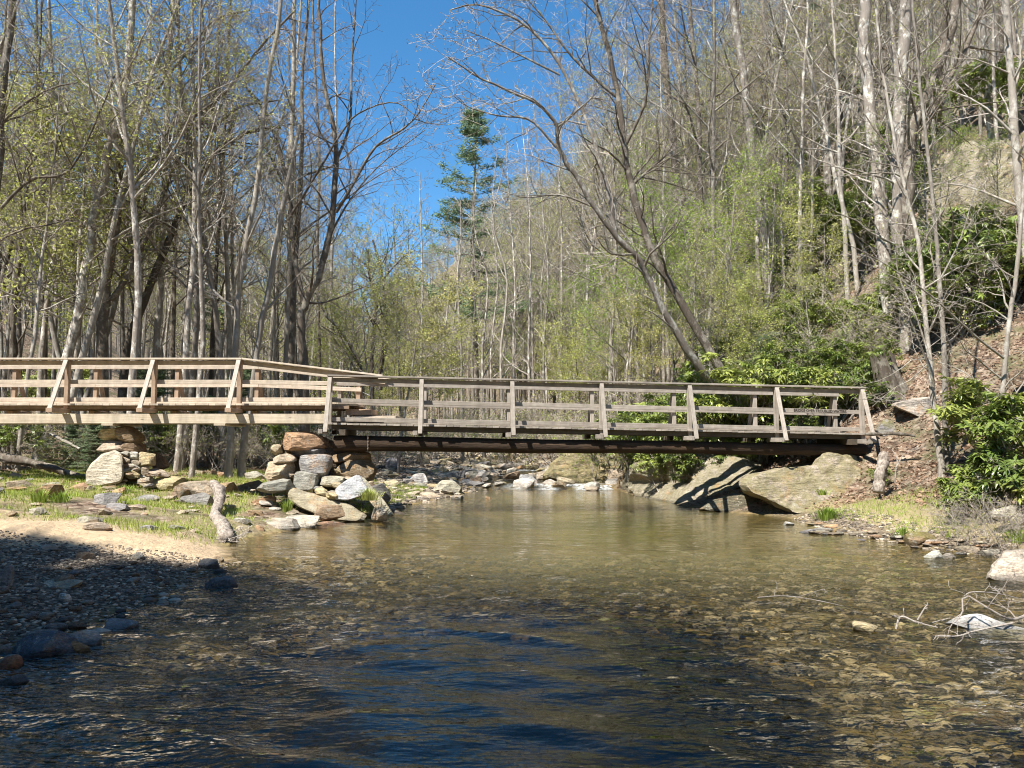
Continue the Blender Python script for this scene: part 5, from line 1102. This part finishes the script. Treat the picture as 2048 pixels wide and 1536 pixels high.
# loose grass and leaf litter as stuff
rg = np.random.RandomState(11)
def scatter(n, fx):
    P = []
    while sum(len(p) for p in P) < n: 
        q = fx(n); P.append(q)
    return np.concatenate(P)[:n]
def f_grass(n):
    y = rg.uniform(10.6, 23, n); x = rg.uniform(-15, -2.5, n); dl = shores(y)[0] - x; q = vn(x * 0.7, y * 0.7) + 0.6 * vn(x * 2.1, y * 2.1); k = (dl > .25) & (q > -.10 + rg.uniform(-.12, .2, n)) & (x / y > -.72) & (y - 10.6 - rg.rand(n) * .8 > 0)
    return np.stack([x[k], y[k]], -1)
def f_grass2(n):
    y = rg.uniform(9.5, 16, n); x = shores(y)[1] + rg.uniform(.3, 1.8, n); q = vn(x * 1.1, y * 1.1); k = q > .0; return np.stack([x[k], y[k]], -1)
P = np.concatenate([scatter(52000, f_grass), scatter(2600, f_grass2)]); z = H(P[:, 0], P[:, 1]); n = len(P); a = rg.uniform(0, 6.28, n); L = rg.uniform(.03, .12, n); B0 = np.stack([P[:, 0], P[:, 1], z - .005], -1)
wv = np.stack([np.cos(a), np.sin(a), 0 * a], -1) * .0055; tip = B0 + np.stack([rg.normal(0, .35, n) * L, rg.normal(0, .35, n) * L, L], -1)
m = MB(); m.add(np.stack([B0 - wv, B0 + wv, tip], 1).reshape(-1, 3), tris=np.arange(3 * n).reshape(-1, 3), tint=np.repeat(rg.rand(n), 3)); tag(m.build("grass", GRASSM), "short sparse spring grass on the left bank", "grass", kind='stuff')
def f_lit(n):
    y = rg.uniform(9, 30, n); x = shores(y)[1] + rg.uniform(.5, 14, n); k = (x / y < .74) & (x - shores(y)[1] > np.where(y < 15, 1.2, .5)); return np.stack([x[k], y[k]], -1)
def f_lit2(n):
    y = rg.uniform(14, 34, n); x = rg.uniform(-24, -3, n); dl = shores(y)[0] - x; k = (dl > .6) & (x / y > -.72) & (rg.rand(n) < ss(14, 24, y) * .9 + .18); return np.stack([x[k], y[k]], -1)
P = np.concatenate([scatter(42000, f_lit), scatter(16000, f_lit2)]); z = H(P[:, 0], P[:, 1]) + rg.uniform(.004, .05, len(P))
m = MB(); leaf_quads(m, np.stack([P[:, 0], P[:, 1], z], -1), .085, rg, 0, flat=.65); V = m.v[0].reshape(-1, 4, 3)
V[:, 0] += rg.normal(0, .008, (len(V), 3)); mid = V.mean(1, keepdims=True); 
o = m.build("leaf_litter", LITTER); tag(o, "dry brown fallen leaves covering the slopes and woodland floor", "leaf litter", kind='stuff')

# ------------------------------------------------------------------ driftwood, stumps, dead branches
def log3(name, label, pts, radii, mat, seed, cat="log", sides=20, kids=None, twigs=0):
    P = cr(pts, 44); Rr = np.interp(np.linspace(0, 1, 44), np.linspace(0, 1, len(radii)), radii); c = P[0].copy(); P = P - c
    m = MB(); m.tubes([P], [Rr], sides)
    for e in (0, 43):
        b0 = e * sides; m.add([P[e]]); idx = np.arange(sides); f = np.stack([b0 + idx, b0 + (idx + 1) % sides, np.full(sides, m.n - 1)], -1); m.t.append(f if e else f[:, ::-1]); m.tm.append(np.zeros(sides, int))
    V = m.v[0]
    for i in range(len(V)):
        nn = mnoise.noise(Vector(V[i]) * 7 + Vector((seed, 0, 0))); kk = i % sides; gro = math.sin(kk * 2.4 + seed + (i // sides) * .12) * .10 + mnoise.noise((kk * 1.7, (i // sides) * .25, seed)) * .22; V[i] = V[i] + (V[i] - P[min(i // sides, len(P) - 1)]) * (nn * .4 + (gro if i < len(P) * sides else 0))
    o = m.build(name, mat, smooth=True); o.location = c
    if twigs:
        t = TreeGen(seed, maxl=3, nch=(3, 3, 2), ratio=(.5, .5, .5), gnarl=.2, up=-.02, minr=.003)
        for k in range(twigs):
            a = t.r.uniform(0, 6.28); t.grow(np.array([t.r.gauss(0, .02)] * 3) + P[-1 if twigs > 6 else 0], np.array([math.cos(a) * 1.0, math.sin(a), t.r.uniform(-.4, .1)]), t.r.uniform(.15, .4), .007, 1)
        mm = MB(); t.out(0, 9, mm); mm.build("root_twigs", TWIG, o)
    return tag(o, label, cat)
log3("driftwood_log", "bleached crooked driftwood log lying from the stones down to the waterline", [W(425, 966, 14.9), W(440, 985, 14.4), W(436, 1010, 13.7), W(430, 1030, 13.1), W(445, 1052, 12.5), W(453, 1080, 11.8)], [.07, .10, .085, .085, .105, .12], DRIFT, 3, twigs=26)
rock(1500, W(450, 1090, 11.9) + Vector((0, 0, 0.02)), (.34, .24, .34), (0, 0, 0), 'dark', "dark muddy stone caught in the driftwood root", name="stone", sub=2)
log3("broken_stump", "short bleached broken stump below the right end of the bridge", [W(1757, 985, 14.6), W(1760, 950, 14.65), W(1766, 925, 14.7), W(1768, 905, 14.75)], [.105, .10, .095, .07], DRIFT, 5, cat="stump", sides=12)
def stump(c, r0, h, tilt, label):
    ns, nh = 44, 16; V = []; Q = []
    for i in range(nh):
        f = i / (nh - 1)
        for k in range(ns):
            a = 6.2832 * k / ns; hh = h * (0.62 + 0.55 * abs(mnoise.noise((math.cos(a) * 3.1, math.sin(a) * 3.1, 4))) + 0.25 * mnoise.noise((math.cos(a) * 9, math.sin(a) * 9, 2)))
            flute = 1 + 0.16 * math.sin(a * 7 + 2 * mnoise.noise((0, 0, f * 2))) + 0.14 * mnoise.noise((math.cos(a) * 5, math.sin(a) * 5, f * 2.5))
            rr = r0 * (1.0 + 0.55 * math.exp(-f * 5) - 0.25 * f) * flute; z = f * hh - 0.15
            V.append((rr * math.cos(a) + tilt[0] * z, rr * math.sin(a) + tilt[1] * z, z))
    for i in range(nh - 1):
        for k in range(ns): Q.append((i * ns + k, i * ns + (k + 1) % ns, (i + 1) * ns + (k + 1) % ns, (i + 1) * ns + k))
    T = []; b = len(V); V.append((tilt[0] * h * .4, tilt[1] * h * .4, h * 0.38))
    for k in range(ns): T.append(((nh - 1) * ns + k, (nh - 1) * ns + (k + 1) % ns, b))
    m = MB(); m.add(V, Q, T); o = m.build("tree_stump", BARK_D, smooth=True, sharp=40); o.location = c; return tag(o, label, "stump")
Ds = 18.4; ps_ = W(1788, 800, Ds); stump((ps_.x, Ds, Hs(ps_.x, Ds)), .31, 1.35, (-.30, -.05), "jagged rotten stump on the slope above the right bridge end")
log3("fallen_trunk", "thin fallen stick lying on the leaf litter right of the bridge", [W(1730, 868, 16.2), W(1800, 868, 15.8), W(1830, 872, 15.6)], [.03, .03, .02], BARK_D, 8)
log3("fallen_trunk", "grey fallen pole resting among brush under the ramp", [W(100, 868, 20), W(135, 885, 19.6), W(160, 898, 19.2)], [.03, .035, .03], BARK_L, 9)
log3("fallen_trunk", "dark long shadowed log lying in the leaves at the left edge", [W(-60, 905, 19), W(60, 925, 18.6), W(165, 955, 18.2)], [.12, .10, .06], BARK_D, 10)
BLEACH = m_bark("bleached_twig", (0.17, 0.14, 0.115), (0.33, 0.29, 0.25), (0.44, 0.40, 0.35))
def twigs3(name, label, paths, seed, mat=None, kids=8):
    t = TreeGen(seed, maxl=3, nch=(kids, 4, 3), ratio=(.35, .5, .5), gnarl=.16, up=.02, minr=.0022, ang=(25, 75)); c = np.array(paths[0][0][0]); t.SIDES = (6, 5, 4, 3, 3, 3)
    for pts, r0, r1 in paths:
        P = cr(pts, 12) - c; Rr = np.linspace(r0, r1, 12) * .85; t.put(P, Rr, 0); L = float(np.linalg.norm(np.diff(P, axis=0), axis=1).sum()); t.kids(P, Rr, L, 1, t0=.2, cnt=kids, lenmul=.55)
    m = MB(); t.out(0, 9, m); o = m.build(name, mat or BLEACH); o.location = c; return tag(o, label, "branch")
w_ = lambda x, y, D: np.array(W(x, y, D))
twigs3("dead_branch", "bleached twiggy dead branch arching over the white slab at right", [([w_(2110, 1195, 6.8), w_(2048, 1232, 6.6), (w_(2020, 1238, 6.5)), w_(1990, 1225, 6.4), w_(1930, 1190, 6.5), w_(1925, 1225, 6.3), w_(1910, 1245, 6.2)], .014, .006), ([w_(1928, 1192, 6.5), w_(1945, 1184, 6.5), w_(1990, 1186, 6.6), (w_(2035, 1196, 6.7))], .007, .004)], 301, kids=6)
twigs3("dead_branch", "low grey dead branch in the water left of the white slab", [([w_(2025, 1246, 5.9), w_(1950, 1262, 5.9), (w_(1915, 1272, 5.9)), w_(1870, 1272, 5.9)], .009, .004), ([w_(1792, 1258, 6.2), w_(1802, 1233, 6.2), w_(1835, 1245, 6.15), w_(1875, 1255, 6.1)], .010, .006), ([w_(1835, 1240, 6.2), w_(1850, 1215, 6.2), w_(1855, 1210, 6.2)], .007, .004), ([w_(1802, 1233, 6.2), w_(1785, 1231, 6.2)], .005, .003), ([w_(1865, 1245, 6.1), w_(1900, 1236, 6.1)], .005, .003)], 302, kids=4)
twigs3("dead_branch", "long thin dead twig lying on the pool surface right of center", [([w_(1515, 1195, 7.7), w_(1570, 1192, 7.7), (w_(1630, 1200, 7.6)), w_(1700, 1215, 7.3)], .008, .003), ([w_(1590, 1196, 7.7), w_(1640, 1180, 7.8), (w_(1650, 1178, 7.8))], .004, .003)], 303, kids=3)
twigs3("dead_branch", "thin bent grey branch hanging at the right bridge end", [([w_(1745, 790, 16.2), w_(1765, 800, 16.2), w_(1800, 802, 16.2), w_(1830, 800, 16.3), w_(1850, 815, 16.5)], .012, .006)], 304, kids=3)
twigs3("dead_branch", "forked grey sapling beside the bleached stump", [([w_(1790, 965, 14.6), w_(1792, 940, 14.6), w_(1795, 920, 14.7), w_(1785, 900, 14.8)], .02, .008), ([w_(1793, 935, 14.6), w_(1805, 912, 14.6), w_(1812, 905, 14.6)], .012, .006)], 305, kids=4)
# parked prototypes that were never placed are removed
for o in list(C.objects):
    if o.parent is None and o.location.z < -40:
        for ch in list(o.children): bpy.data.objects.remove(ch)
        bpy.data.objects.remove(o)
